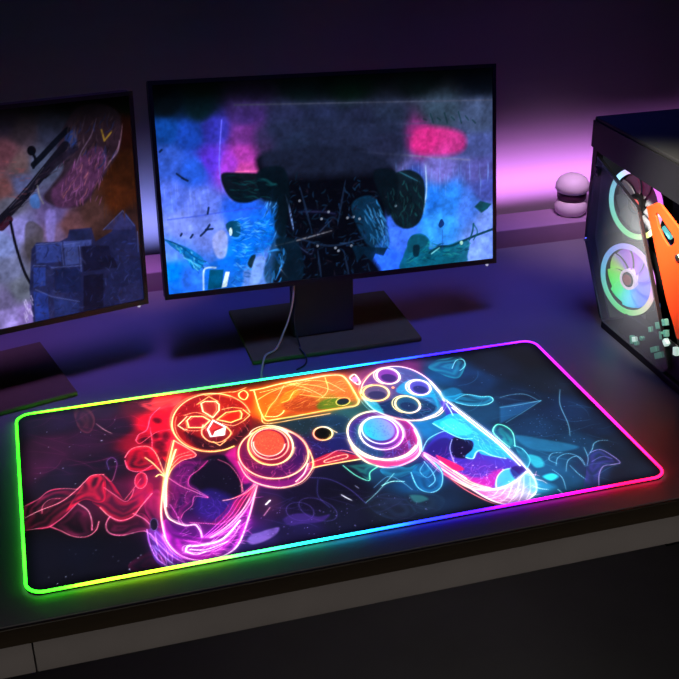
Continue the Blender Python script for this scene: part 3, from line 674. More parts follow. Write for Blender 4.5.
    S.stroke([(590, 453), (600, 450), (612, 456), (620, 463), (612, 465), (603, 467), (599, 476), (599, 488)], (150, 120, 200), 1.1, 3, .2, .7)
    S.stroke([(592, 462), (602, 457), (612, 459)], (120, 110, 190), 1, 3, .2, .5)
    S.fill([(543, 477), (552, 474), (558, 477), (551, 481)], (60, 210, 226), .85, edge=5); S.fill([(522, 474), (540, 480), (556, 488), (530, 492)], (50, 150, 190), .45, edge=8, tex=.3)
    S.stroke([(532, 486), (540, 489), (548, 490)], (200, 240, 250), 1.2, 3, .3, .8, taper=True); S.stroke([(558, 490), (563, 494)], (150, 220, 240), 1.2, 3, .3, .8)
    S.stroke([(536, 480), (542, 481), (547, 484)], (255, 160, 150), 1.2, 3, .3, .6, taper=True)
    S.stars([(512, 428), (545, 412), (575, 430), (590, 445), (550, 440)], 140, (150, 190, 240), .5, .6, seed=76)
    S.stars([(460, 365), (560, 380), (600, 430), (520, 430)], 60, (160, 200, 240), .5, .6, seed=77)
    S.stars([(500, 380), (600, 420), (640, 475), (560, 480)], 50, (140, 150, 230), .5, .4, seed=78)
    # smoke under the bridge
    S.fill([(345, 466), (356, 471), (362, 476), (369, 480), (371, 472), (380, 467), (372, 463), (360, 464)], (40, 130, 116), .75, .2, 4)
    S.stroke([(343, 466), (356, 476), (369, 481), (370, 473), (378, 467)], (80, 230, 180), 1.4, 4, .35, .85)
    S.fill([(380, 470), (395, 466), (408, 468), (420, 464), (430, 470), (424, 478), (412, 474), (400, 478), (388, 478)], (38, 140, 172), .75, .15, 4, tex=.25)
    S.fill([(411, 473), (418, 488), (430, 493), (440, 488), (443, 472), (434, 462), (424, 462)], (26, 110, 160), .55, .4, 5)
    S.stroke([(411, 473), (418, 488), (431, 493), (441, 487), (442, 473), (434, 463)], (90, 200, 230), 1.2, 3, .3, .85)
    S.stroke([(424, 462), (432, 472), (435, 481), (429, 487)], (110, 210, 235), 1.1, 3, .25, .75); S.stroke([(424, 464), (420, 472), (428, 478), (438, 468)], (80, 170, 210), 1, 3, .2, .6)
    S.stroke([(374, 488), (388, 477), (400, 481), (412, 490)], (90, 150, 190), 1, 3, .2, .6); S.stroke([(366, 503), (376, 494), (394, 474)], (130, 200, 200), 1, 3, .25, .7)
    S.stroke([(382, 486), (392, 482), (404, 482)], (130, 220, 210), 1.4, 3, .25, .8)
    S.fill([(368, 504), (384, 494), (402, 498), (416, 512), (400, 520), (380, 516)], (44, 62, 90), .55, .15, 6); S.fill([(404, 494), (424, 492), (444, 498), (440, 510), (420, 514), (410, 506)], (36, 62, 84), .6, .1, 6)
    S.fill([(410, 496), (422, 496), (428, 500), (416, 503)], (60, 130, 130), .55, edge=4)
    S.stroke([(341, 495), (346, 498), (352, 501)], (230, 230, 240), 1.6, 3, .3, .9, taper=True); S.stroke([(355, 486), (359, 489)], (190, 200, 220), 1.2, 2, .25, .7, taper=True)
    S.stroke([(310, 478), (330, 480), (350, 490), (366, 504)], (80, 70, 150), 1, 3, .2, .6); S.stroke([(318, 480), (318, 496), (330, 508)], (60, 60, 130), 1, 3, .2, .5)
    for q in [ell(300, 512, 14, 9, 10), ell(318, 510, 20, 10, 20)]: S.stroke(q, (84, 70, 140), 1, 3, .18, .5, closed=True)
    S.fill([(247, 541), (252, 535), (259, 533), (268, 530), (279, 528), (276, 535), (264, 542), (252, 545)], (126, 100, 176), .8, edge=3, tex=.6, seed=81)
    S.fill([(283, 520), (292, 515), (304, 514), (318, 517), (330, 515), (322, 522), (304, 524), (290, 526)], (70, 46, 120), .65, edge=3, tex=.6, seed=82)
    S.fill(ell(268, 505, 12, 8, -20), (60, 30, 60), .5, edge=8); S.stroke([(266, 505), (270, 501)], (250, 235, 245), 2.2, 4, .35); S.stroke([(264, 516), (270, 508)], (180, 110, 150), 1.8, 4, .25, .6)
    S.stars([(240, 510), (330, 500), (420, 490), (440, 520), (260, 545)], 110, (190, 180, 240), .6, .7, seed=83)
    S.c = np.clip(1.06 * S.c - .02, 0, 1) ** 1.3
    return S

pad = empty('mouse_pad', 'large black desk mat printed with a neon game controller, glowing rainbow edge', 'mouse pad')
RC = 0.018
def rrect(w, d, r, z, n=10):
    out = []
    for cx, cy, a0 in ((w / 2 - r, d / 2 - r, 0), (-w / 2 + r, d / 2 - r, 90), (-w / 2 + r, -d / 2 + r, 180), (w / 2 - r, -d / 2 + r, 270)):
        for k in range(n + 1):
            a = math.radians(a0 + 90 * k / n); out.append((cx + r * math.cos(a), cy + r * math.sin(a), z))
    return out
M_rubber = material('black_rubber', (0.012, 0.012, 0.013), 0.8, noise=.2, nscale=300)
MB().prism(rrect(PW + .001, PD + .001, RC, 0.0004), (0, 0, 0.0031)).build('rubber_base', M_rubber, pad)
S = paint_pad()
def keep_pad(X, Y):
    x = np.abs(X / 1000 - PW / 2) - (PW / 2 - .001 - RC); y = np.abs(Y / 1000 - PD / 2) - (PD / 2 - .001 - RC)
    return np.where((x > 0) & (y > 0), np.hypot(x, y) < RC, (x < RC) & (y < RC))
top = S.mesh('printed_cloth', (-PW / 2, -PD / 2, 0.0038), (1, 0, 0), (0, 1, 0), paint_material('printed_cloth', rough=.85, spec=.05), pad, keep_pad)
# glowing edge tube, colour runs round the rim
RIM = []
def rimcol(u, v): 
    p = onz(u, v, .003); return p[0], p[1]
RIM_S = [((17, 425), (70, 235, 40)), ((60, 413), (130, 240, 50)), ((100, 406), (180, 250, 50)), ((150, 399), (150, 240, 80)), ((200, 391), (90, 230, 100)), ((250, 384), (60, 220, 150)), ((300, 376), (40, 200, 200)), ((350, 369), (40, 160, 235)), ((400, 361), (40, 90, 240)), ((440, 356), (60, 40, 235)), ((490, 348), (110, 30, 230)), ((530, 345), (140, 40, 210)),
         ((560, 370), (190, 40, 200)), ((600, 411), (225, 40, 170)), ((640, 450), (235, 40, 120)), ((662, 475), (240, 35, 100)), ((630, 485), (235, 25, 90)), ((590, 494), (230, 20, 150)), ((550, 501), (190, 20, 190)), ((510, 510), (130, 20, 210)), ((470, 517), (80, 30, 225)), ((430, 525), (45, 60, 235)), ((390, 532), (40, 120, 235)), ((350, 541), (40, 185, 220)), ((310, 548), (50, 215, 190)), ((260, 557), (80, 230, 130)), ((210, 566), (150, 240, 90)), ((150, 577), (190, 250, 60)), ((100, 585), (170, 245, 60)), ((50, 594), (80, 230, 50)), ((26, 590), (60, 230, 50)), ((22, 520), (60, 230, 50)), ((18, 460), (60, 230, 40))]
RIM_P = np.array([rimcol(*a) for a, _ in RIM_S]); RIM_C = np.array([c for _, c in RIM_S]) / 255.0
def rim_color(x, y):
    d = np.hypot(RIM_P[:, 0] - x, RIM_P[:, 1] - y); w = 1 / (d ** 2 + 0.012 ** 2) ** 1.5
    return s2l((RIM_C * w[:, None]).sum(0) / w.sum()) ** 1.4
path = []
base = rrect(PW, PD, RC + .002, 0.0042, 10)
for i in range(len(base)):
    a = np.array(base[i]); b = np.array(base[(i + 1) % len(base)]); n = max(1, int(np.linalg.norm(b - a) / 0.01))
    for k in range(n): path.append(tuple(a + (b - a) * k / n))
rim_mb = MB().tube(path, 0.0018, 10, closed=True)
M_rim = bpy.data.materials.new('rim_light'); M_rim.use_nodes = True
_p = M_rim.node_tree.nodes['Principled BSDF']; _a = M_rim.node_tree.nodes.new('ShaderNodeAttribute'); _a.attribute_name = 'print'
_p.inputs['Base Color'].default_value = (.02, .02, .02, 1)
M_rim.node_tree.links.new(_a.outputs['Color'], _p.inputs['Emission Color']); _p.inputs['Emission Strength'].default_value = RIM_STRENGTH
rim = rim_mb.build('light_rim', M_rim, pad, smooth=True)
at = rim.data.color_attributes.new('print', 'FLOAT_COLOR', 'POINT')
for i, v in enumerate(rim.data.vertices): at.data[i].color = (*rim_color(v.co.x, v.co.y), 1)

# ================================================================== desk and room
M_desk = material('desk_top', DESK_COL, DESK_ROUGH, spec=.5, ior=DESK_IOR, noise=.15, nscale=9)
M_edge = material('desk_edge_band', rgb(44, 34, 22), .5, noise=.25, nscale=30, stretch=(1, 8, 8))
M_rail = material('desk_rail', rgb(118, 112, 110), .55, noise=.12, nscale=20)
M_dark = material('dark_metal', (.006, .006, .006), .5)
DY0, DY1, DX0, DX1 = -0.247, 0.585, -0.85, 1.0
desk = empty('desk', 'wide dark desk with a brown front edge carrying the screens and the tower', 'desk', ((DX0 + DX1) / 2, (DY0 + DY1) / 2, -0.74))
MB().box(((DX0 + DX1) / 2, (DY0 + DY1) / 2 + .0015, -0.0125), (DX1 - DX0, DY1 - DY0 - .003, 0.025)).build('desktop', M_desk, desk)
MB().box(((DX0 + DX1) / 2, DY0, -0.0128), (DX1 - DX0, 0.004, 0.0245), bevel=.0012).build('edge_band', M_edge, desk)
MB().box(((-.399 + DX1) / 2, DY0 + .012, -0.0475), (DX1 + .399, 0.022, 0.043), bevel=.001).build('front_rail', M_rail, desk)
MB().box(((DX0 - .4005) / 2, DY0 + .012, -0.0475), (-.4005 - DX0, 0.022, 0.043), bevel=.001).build('front_rail', M_rail, desk)
for x in (DX0 + .05, DX1 - .05):
    for y in (DY0 + .06, DY1 - .06):
        MB().box((x, y, -0.3825), (.05, .05, .715), bevel=.002).build('leg', M_dark, desk)

M_floor = material('dark_floor', (.35, .35, .33), .7, noise=.3, nscale=4)
M_wall = material('wall_paint', WALL_COL, .85, noise=.10, nscale=3, stretch=(.4, .4, 6))
WY = 0.84
structure(MB().box((0.1, -.6, -.765), (6, 4, .05)).build('floor', M_floor))
structure(MB().box((0.1, WY + .05, .55), (6, .1, 2.58)).build('wall_back', M_wall))
M_sill = material('sill_paint', rgb(150, 120, 150), .6, noise=.2, nscale=12)
structure(MB().box((0.1, .6475, -.30), (2.6, .085, .656), bevel=.002).build('trim_1', M_sill))

# ================================================================== monitors
M_bezel = material('black_plastic', (.004, .004, .005), .4, noise=.2, nscale=90)
M_base = material('dark_base_metal', (.17, .16, .035), .75, noise=.15, nscale=60, ior=1.1)
M_base2 = material('dark_brown_base', (.13, .10, .05), .75, noise=.15, nscale=60, ior=1.1)
M_neck = material('neck_plastic', rgb(26, 26, 22), .55, noise=.2, nscale=60)
M_led = material('power_light', (.5, .5, .5), .4, emit=(.8, .8, 1), estr=.5)

class Frame:
    def __init__(self, o, yaw, tilt, roll, w, h):
        ex = np.array([math.cos(yaw), math.sin(yaw), 0]); n = np.array([-math.sin(yaw), math.cos(yaw), 0]); z = np.array([0, 0, 1.0])
        ez = z * math.cos(tilt) + n * math.sin(tilt)
        self.ex = ex * math.cos(roll) + ez * math.sin(roll); self.ez = ez * math.cos(roll) - ex * math.sin(roll)
        self.n = np.cross(self.ez, self.ex) * -1.0     # away from the viewer
        if np.dot(self.n, n) < 0: self.n = -self.n
        self.o = np.array(o); self.w, self.h = w, h
        self.M = Matrix((Vector(self.ex), Vector(self.n), Vector(self.ez))).transposed()
    def P(self, x, y, z): return self.o + self.ex * x + self.n * y + self.ez * z
    def tr(self, bez):
        def f(u, v):
            p = onplane(u, v, self.o, self.n) - self.o
            return ((p @ self.ex + self.w / 2 - bez) * 1000, (p @ self.ez - bez * 1.35) * 1000)
        return f

def build_monitor(fr, label, paint, base_c, base_yaw, base_size, base_mat, neck_y, led_x):
    BZ = .006
    root = empty('monitor', label, 'monitor', (base_c[0], base_c[1], 0))
    w, h = fr.w, fr.h
    MB().box(fr.P(0, .012, h / 2), (w - .001, .018, h - .001), fr.M, bevel=.003).build('back_shell', M_bezel, root)
    fm = MB()
    o = [fr.P(x, 0, z) for x, z in ((-w / 2, 0), (w / 2, 0), (w / 2, h), (-w / 2, h))]
    i_ = [fr.P(x, 0, z) for x, z in ((-w / 2 + BZ, BZ * 1.35), (w / 2 - BZ, BZ * 1.35), (w / 2 - BZ, h - BZ), (-w / 2 + BZ, h - BZ))]
    fm.ringprism(o, i_, fr.n * .006).build('bezel', M_bezel, root)
    S = Sheet((w - 2 * BZ) * 1000, (h - BZ * 2.35) * 1000, 1.2, 1.2, fr.tr(BZ)); paint(S)
    S.mesh('screen', fr.P(-w / 2 + BZ, .0022, BZ * 1.35), fr.ex, fr.ez, paint_material('screen_picture', True, SCREEN_STR, .3, .06), root, cap=1.0)
    MB().box(fr.P(0, .030, h * .42), (.24, .02, h * .5), fr.M, bevel=.006).build('rear_housing', M_bezel, root)
    R = Matrix.Rotation(base_yaw, 3, 'Z'); bx, by = base_c
    MB().box((bx, by, .0045), (base_size[0], base_size[1], .007), R, bevel=.0015).build('base', base_mat, root)
    nx, ny = (R @ Vector((0, neck_y, 0)))[:2]
    top = fr.P(0, .03, h * .4)
    c = Vector((bx + nx - .008, by + ny, 0))
    nk = MB()
    tz = top[2]
    off = Vector((top[0] + 0.02 * fr.n[0], top[1] + .02 * fr.n[1], 0)) - c
    a = [c + R @ Vector((sx * .05, sy * .013, 0)) for sx, sy in ((-1, -1), (1, -1), (1, 1), (-1, 1))]
    for k in a: k.z = .008
    nk.prism(a, Vector((off.x * .5, off.y * .8, tz - .008)))
    nk.build('neck', M_neck, root, bevel=.002)
    MB().lathe(fr.P(led_x, .004, -.0005), [(0, -.004), (.0022, -.003), (.0026, 0), (.0022, .001)], fr.ez, 12).build('power_light', M_led, root)
    return root

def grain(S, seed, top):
    """printed grain of the picture and a dimming painted in towards its top"""
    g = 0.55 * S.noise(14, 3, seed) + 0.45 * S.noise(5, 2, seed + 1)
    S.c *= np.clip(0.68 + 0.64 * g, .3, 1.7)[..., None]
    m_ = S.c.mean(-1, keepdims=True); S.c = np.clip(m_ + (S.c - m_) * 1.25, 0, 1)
    u = np.clip((S.H - S.Y) / top, 0, 1); S.c *= (0.10 + 0.90 * u * u * (3 - 2 * u))[..., None]  # upper part of the screen dimmed in its colours

def paint_center(S):
    S.background([
        (160, 90, 5, 8, 10), (200, 85, 8, 18, 12), (250, 82, 36, 30, 66), (300, 80, 12, 26, 30), (350, 75, 8, 26, 18), (420, 72, 12, 24, 26), (480, 72, 10, 16, 28), (250, 68, 4, 14, 6), (330, 62, 4, 14, 8),
        (165, 105, 8, 16, 24), (200, 108, 10, 26, 34), (165, 130, 24, 62, 128), (190, 135, 34, 66, 150), (168, 160, 60, 90, 180), (195, 170, 50, 90, 190), (212, 160, 90, 60, 190), (215, 130, 50, 50, 140),
        (172, 200, 96, 120, 222), (200, 205, 110, 130, 226), (180, 225, 130, 148, 232), (170, 250, 100, 140, 235), (172, 275, 24, 120, 236), (190, 280, 60, 120, 236), (170, 290, 40, 120, 236), (210, 230, 120, 140, 226),
        (240, 210, 50, 100, 220), (255, 225, 40, 110, 226), (245, 250, 26, 110, 210), (262, 260, 90, 130, 226), (255, 280, 110, 150, 232),
        (245, 115, 60, 44, 100), (245, 135, 100, 54, 124), (245, 155, 150, 66, 152), (245, 170, 184, 80, 160), (230, 165, 150, 70, 190),
        (285, 120, 40, 44, 74), (320, 125, 34, 40, 66), (360, 130, 34, 38, 62), (300, 150, 30, 44, 68), (340, 160, 30, 34, 56), (390, 120, 36, 44, 64), (390, 145, 44, 40, 70), (280, 180, 26, 44, 64),
        (440, 110, 50, 64, 80), (480, 120, 64, 76, 104), (420, 140, 130, 50, 110), (480, 145, 70, 80, 130), (400, 165, 80, 80, 130), (440, 168, 100, 96, 160), (480, 170, 80, 80, 140), (410, 180, 50, 70, 140),
        (430, 200, 50, 120, 220), (450, 200, 60, 130, 224), (400, 240, 76, 120, 236), (440, 225, 70, 150, 240), (470, 205, 84, 130, 226), (485, 190, 70, 80, 150), (490, 220, 130, 160, 245), (480, 248, 130, 160, 246), (390, 258, 60, 110, 240)], 7.0)
    S.c *= (0.82 + .36 * S.noise(30, 5, 3))[..., None]
    # soft horizontal bands of haze
    for (x0, y0, x1, y1, c, w, a) in [(235, 105, 494, 100, (84, 88, 108), 2, .6), (300, 128, 430, 123, (60, 60, 84), 3, .3), (360, 152, 470, 160, (110, 110, 140), 3, .5), (236, 172, 265, 171, (240, 130, 180), 2.2, .6), (300, 140, 470, 133, (54, 54, 80), 4, .25)]:
        S.stroke([(x0, y0), ((x0 + x1) / 2, (y0 + y1) / 2), (x1, y1)], c, w, 5, .25, a)
    S.fill([(416, 130), (440, 127), (464, 134), (464, 150), (440, 156), (414, 150)], (214, 62, 140), .75, edge=10)
    for x in range(424, 474, 7): S.stroke([(x, 112 + (x * 7) % 9), (x + 3, 120 + (x * 3) % 6)], (16, 40, 44), 2.5, 2, 0, .6)
    r = np.random.default_rng(2)
    for _ in range(46):
        x = r.uniform(385, 492); y = r.uniform(160, 178); S.stroke([(x, y), (x + r.uniform(-1, 1), y + r.uniform(8, 22))], (120, 150, 220), 1.2, 2, .1, .35, taper=True)
    for _ in range(30):
        x = r.uniform(160, 225); y = r.uniform(180, 215); S.stroke([(x, y), (x + 1, y + r.uniform(6, 22))], (150, 170, 240), 1.0, 2, .1, .3, taper=True)
    S.stroke([(168, 220), (200, 216), (232, 211), (262, 208)], (60, 80, 190), 2.2, 3, 0, .5)
    S.stroke([(222, 120), (220, 150), (220, 172), (224, 190), (233, 201)], (120, 120, 240), 1.8, 5, .3, .7)
    S.stroke([(426, 165), (427, 190), (424, 212)], (190, 220, 250), 2, 4, .3, .8, taper=True)
    # central figure: big dark armoured silhouette with no face
    S.fill([(222, 174), (240, 173), (262, 174), (278, 178), (276, 195), (262, 198), (248, 203), (234, 201), (225, 190)], (8, 18, 24), .96, edge=3)
    S.fill([(256, 160), (290, 148), (340, 146), (384, 158), (398, 178), (388, 205), (384, 232), (372, 255), (378, 278), (300, 290), (274, 292), (274, 262), (280, 232), (276, 205)], (5, 6, 13), .97, edge=9)
    S.fill([(258, 128), (300, 118), (360, 116), (400, 124), (404, 160), (380, 172), (330, 176), (280, 176), (260, 160)], (30, 36, 56), .8, edge=16, tex=.2, seed=14)
    S.fill([(380, 190), (390, 176), (410, 170), (424, 180), (425, 205), (420, 222), (408, 229), (396, 224), (388, 208)], (12, 22, 28), .96, edge=3)
    S.fill([(270, 190), (282, 194), (286, 230), (282, 262), (270, 286), (264, 270), (272, 240)], (14, 44, 62), .7, edge=4, tex=.4)
    S.fill([(352, 205), (372, 196), (384, 214), (390, 245), (376, 252), (362, 236)], (20, 60, 90), .7, edge=3, tex=.5)
    for q, c, w in [([(286, 195), (290, 210), (294, 230)], (130, 160, 220), 3), ([(262, 222), (270, 206), (272, 196)], (110, 170, 240), 2), ([(268, 240), (276, 222), (280, 214)], (110, 180, 250), 2), ([(266, 250), (274, 238), (278, 228)], (90, 160, 240), 2), ([(374, 212), (382, 228), (386, 244)], (90, 150, 210), 1.6), ([(364, 210), (374, 224), (380, 240)], (60, 120, 170), 1.8),
                    ([(276, 246), (300, 240), (332, 231)], (130, 130, 140), 2.2), ([(268, 252), (280, 250), (286, 256), (276, 280)], (70, 150, 230), 4), ([(280, 268), (288, 278)], (140, 150, 170), 1.4), ([(296, 244), (310, 254), (314, 250)], (50, 60, 90), 2), ([(318, 234), (326, 226), (334, 218)], (40, 50, 70), 2), ([(300, 212), (322, 212), (336, 214)], (34, 36, 60), 3)]:
        S.stroke(q, c, w, 3, .12, .75, taper=True)
    for _ in range(60):
        x, y = r.uniform(290, 372), r.uniform(195, 276); k = r.uniform(.5, 1)
        S.stroke([(x, y), (x + r.uniform(-4, 4), y + r.uniform(-5, 5))], (30 * k, 60 * k, 100 * k), r.uniform(1, 3), 2, 0, .6)
    for x, y in [(300, 201), (329, 212), (348, 218), (354, 217), (360, 219), (336, 248), (339, 251), (387, 197), (396, 206), (318, 246), (322, 219), (352, 246)]:
        S.fill(ell(x, y, 1.3, 1.3), (170, 180, 200), .7)
    TOR = [(282, 180), (350, 176), (384, 190), (386, 240), (374, 276), (300, 286), (278, 284), (284, 230)]
    S.scatter(TOR, 260, [(20, 40, 62), (14, 30, 44), (30, 56, 84), (10, 12, 20), (24, 22, 34)], (3, 9), w=2.0, a=.8, seed=21)
    S.scatter([(264, 196), (276, 186), (282, 200), (276, 226), (268, 256), (260, 256)], 60, [(60, 140, 240), (110, 180, 250), (20, 60, 110)], (5, 12), (95, 130), 1.8, .8, seed=22)
    S.scatter([(360, 206), (378, 198), (387, 222), (389, 246), (376, 250)], 60, [(60, 130, 190), (100, 170, 230), (16, 50, 80)], (5, 12), (50, 75), 1.8, .75, seed=23)
    S.fill([(258, 172), (284, 168), (290, 200), (284, 236), (274, 226), (278, 204), (262, 199)], (7, 16, 24), .9, edge=4, tex=.2, seed=36)
    S.fill([(374, 172), (396, 172), (398, 196), (390, 216), (384, 206)], (8, 16, 24), .9, edge=4)
    S.fill([(276, 240), (284, 262), (280, 286), (300, 286), (304, 262), (296, 240)], (10, 26, 40), .8, edge=3, tex=.4, seed=37)
    S.fill([(352, 246), (388, 248), (384, 256), (376, 254), (372, 262), (364, 254), (358, 262)], (10, 30, 48), .85, edge=2, smooth=False)
    for q in [[(300, 186), (312, 230)], [(346, 180), (338, 226)], [(292, 236), (330, 246), (366, 238)], [(318, 250), (322, 280)], [(344, 250), (350, 278)]]:
        S.stroke(q, (34, 52, 80), 3.4, 2, 0, .55, taper=True)
    S.stroke([(400, 172), (408, 176), (420, 182)], (60, 110, 130), 1.6, 3, .1, .7, taper=True)
    S.scatter([(222, 176), (276, 178), (262, 197), (234, 199)], 60, [(12, 40, 48), (6, 14, 20), (20, 60, 66)], (5, 14), (-10, 30), 2.4, .7, seed=24)
    S.scatter([(384, 180), (422, 178), (424, 206), (408, 227), (390, 212)], 70, [(14, 44, 50), (6, 14, 20), (30, 70, 74)], (4, 10), (60, 110), 2.2, .7, seed=25)
    S.scatter([(268, 246), (284, 246), (284, 284), (268, 286)], 30, [(70, 150, 230), (20, 60, 110)], (4, 10), (60, 120), 2.2, .7, seed=26)
    # left figure, rim-lit blue
    S.fill([(228, 224), (236, 220), (244, 222), (248, 230), (258, 222), (272, 214), (274, 240), (262, 252), (252, 258), (244, 270), (240, 288), (206, 292), (206, 270), (214, 262), (228, 258), (236, 248)], (26, 100, 200), .8, edge=4, tex=.35, seed=5)
    S.scatter([(228, 224), (258, 222), (272, 214), (272, 240), (252, 258), (240, 286), (230, 286), (232, 258)], 110, [(110, 180, 250), (20, 120, 210), (14, 70, 140), (60, 160, 240)], (4, 10), (-30, 40), 1.8, .75, seed=27)
    S.fill([(226, 226), (232, 221), (240, 223), (240, 236), (232, 236)], (14, 60, 80), .85, edge=2); S.fill(ell(231, 232, 1.6, 4), (220, 245, 250), .95)
    S.fill([(214, 236), (222, 230), (228, 238), (226, 256), (218, 258), (213, 246)], (170, 180, 236), .8, edge=3)
    S.fill([(210, 270), (224, 270), (222, 288), (208, 290)], (12, 70, 100), .95, smooth=False); S.fill([(226, 272), (230, 272), (227, 287), (222, 288)], (230, 250, 255), .95, smooth=False)
    S.stroke([(204, 290), (204, 272), (208, 268), (216, 268)], (210, 230, 250), 2.4, 3, .2, .8)
    S.fill([(165, 240), (178, 244), (192, 250), (204, 260), (200, 270), (192, 268), (184, 256), (172, 247)], (20, 100, 160), .85, edge=2, tex=.3)
    S.scatter([(168, 240), (192, 250), (204, 262), (196, 270), (184, 256)], 50, [(60, 170, 220), (10, 70, 120), (120, 200, 240)], (3, 9), (20, 70), 1.6, .8, seed=28)
    S.stroke([(165, 240), (180, 246), (196, 258), (206, 262)], (16, 70, 120), 2.4, 2, 0, .9); S.stroke([(184, 258), (192, 262), (200, 268)], (120, 200, 240), 1.4, 2, .1, .8)
    S.fill([(248, 264), (252, 256), (256, 256), (252, 268)], (14, 30, 36), .9, edge=2); S.fill([(254, 262), (262, 256), (266, 262), (258, 286), (250, 288)], (150, 180, 240), .6, edge=3)
    for _ in range(24):
        x, y = r.uniform(234, 270), r.uniform(218, 250); S.stroke([(x, y), (x + r.uniform(3, 9), y + r.uniform(-4, 4))], (110, 180, 250), 1.3, 2, .1, .6, taper=True)
    for q in [[(177, 174), (184, 179)], [(182, 178), (188, 181)], [(201, 236), (206, 231), (210, 225)], [(206, 230), (213, 229)], [(181, 236), (182, 234)], [(191, 238), (193, 235)], [(208, 214), (209, 208)], [(160, 152), (162, 150)]]:
        S.stroke(q, (16, 30, 60), 3.2, 1, 0, .9)
    # right figure with long barrel
    S.fill([(404, 256), (408, 246), (412, 236), (422, 234), (430, 240), (430, 250), (440, 248), (452, 244), (462, 240), (470, 242), (468, 256), (466, 262), (440, 266), (402, 270)], (18, 84, 104), .93, edge=3, tex=.2)
    S.scatter([(406, 250), (414, 238), (428, 240), (450, 246), (468, 244), (464, 260), (404, 266)], 90, [(30, 120, 130), (10, 50, 70), (60, 150, 150)], (3, 9), (-40, 30), 1.6, .7, seed=29)
    S.fill([(409, 240), (416, 235), (428, 238), (426, 246), (414, 252), (408, 250)], (20, 70, 90), .9, edge=2); S.fill([(414, 246), (420, 246), (419, 256), (414, 256)], (10, 30, 44), .9, edge=2)
    S.stroke([(430, 253), (440, 247), (452, 246), (466, 240), (478, 235), (497, 228)], (12, 50, 66), 4.0, 2, 0, .95); S.stroke([(432, 254), (440, 248)], (150, 220, 230), 1.6, 2, .1, .8)
    S.stroke([(470, 240), (473, 232), (474, 224)], (20, 70, 90), 3, 2, 0, .9); S.stroke([(474, 224), (478, 232), (474, 240)], (20, 80, 90), 2, 2, 0, .8); S.fill(ell(462, 243, 1.5, 2), (200, 240, 220), .8)
    S.fill([(475, 207), (481, 201), (492, 204), (488, 209), (482, 213)], (14, 62, 72), .95, edge=2, smooth=False)
    S.stroke([(443, 250), (443, 230)], (40, 70, 150), 1.2, 2, 0, .7); S.fill([(439, 225), (442, 219), (445, 224), (441, 228)], (16, 40, 90), .9)
    grain(S, 31, 62)

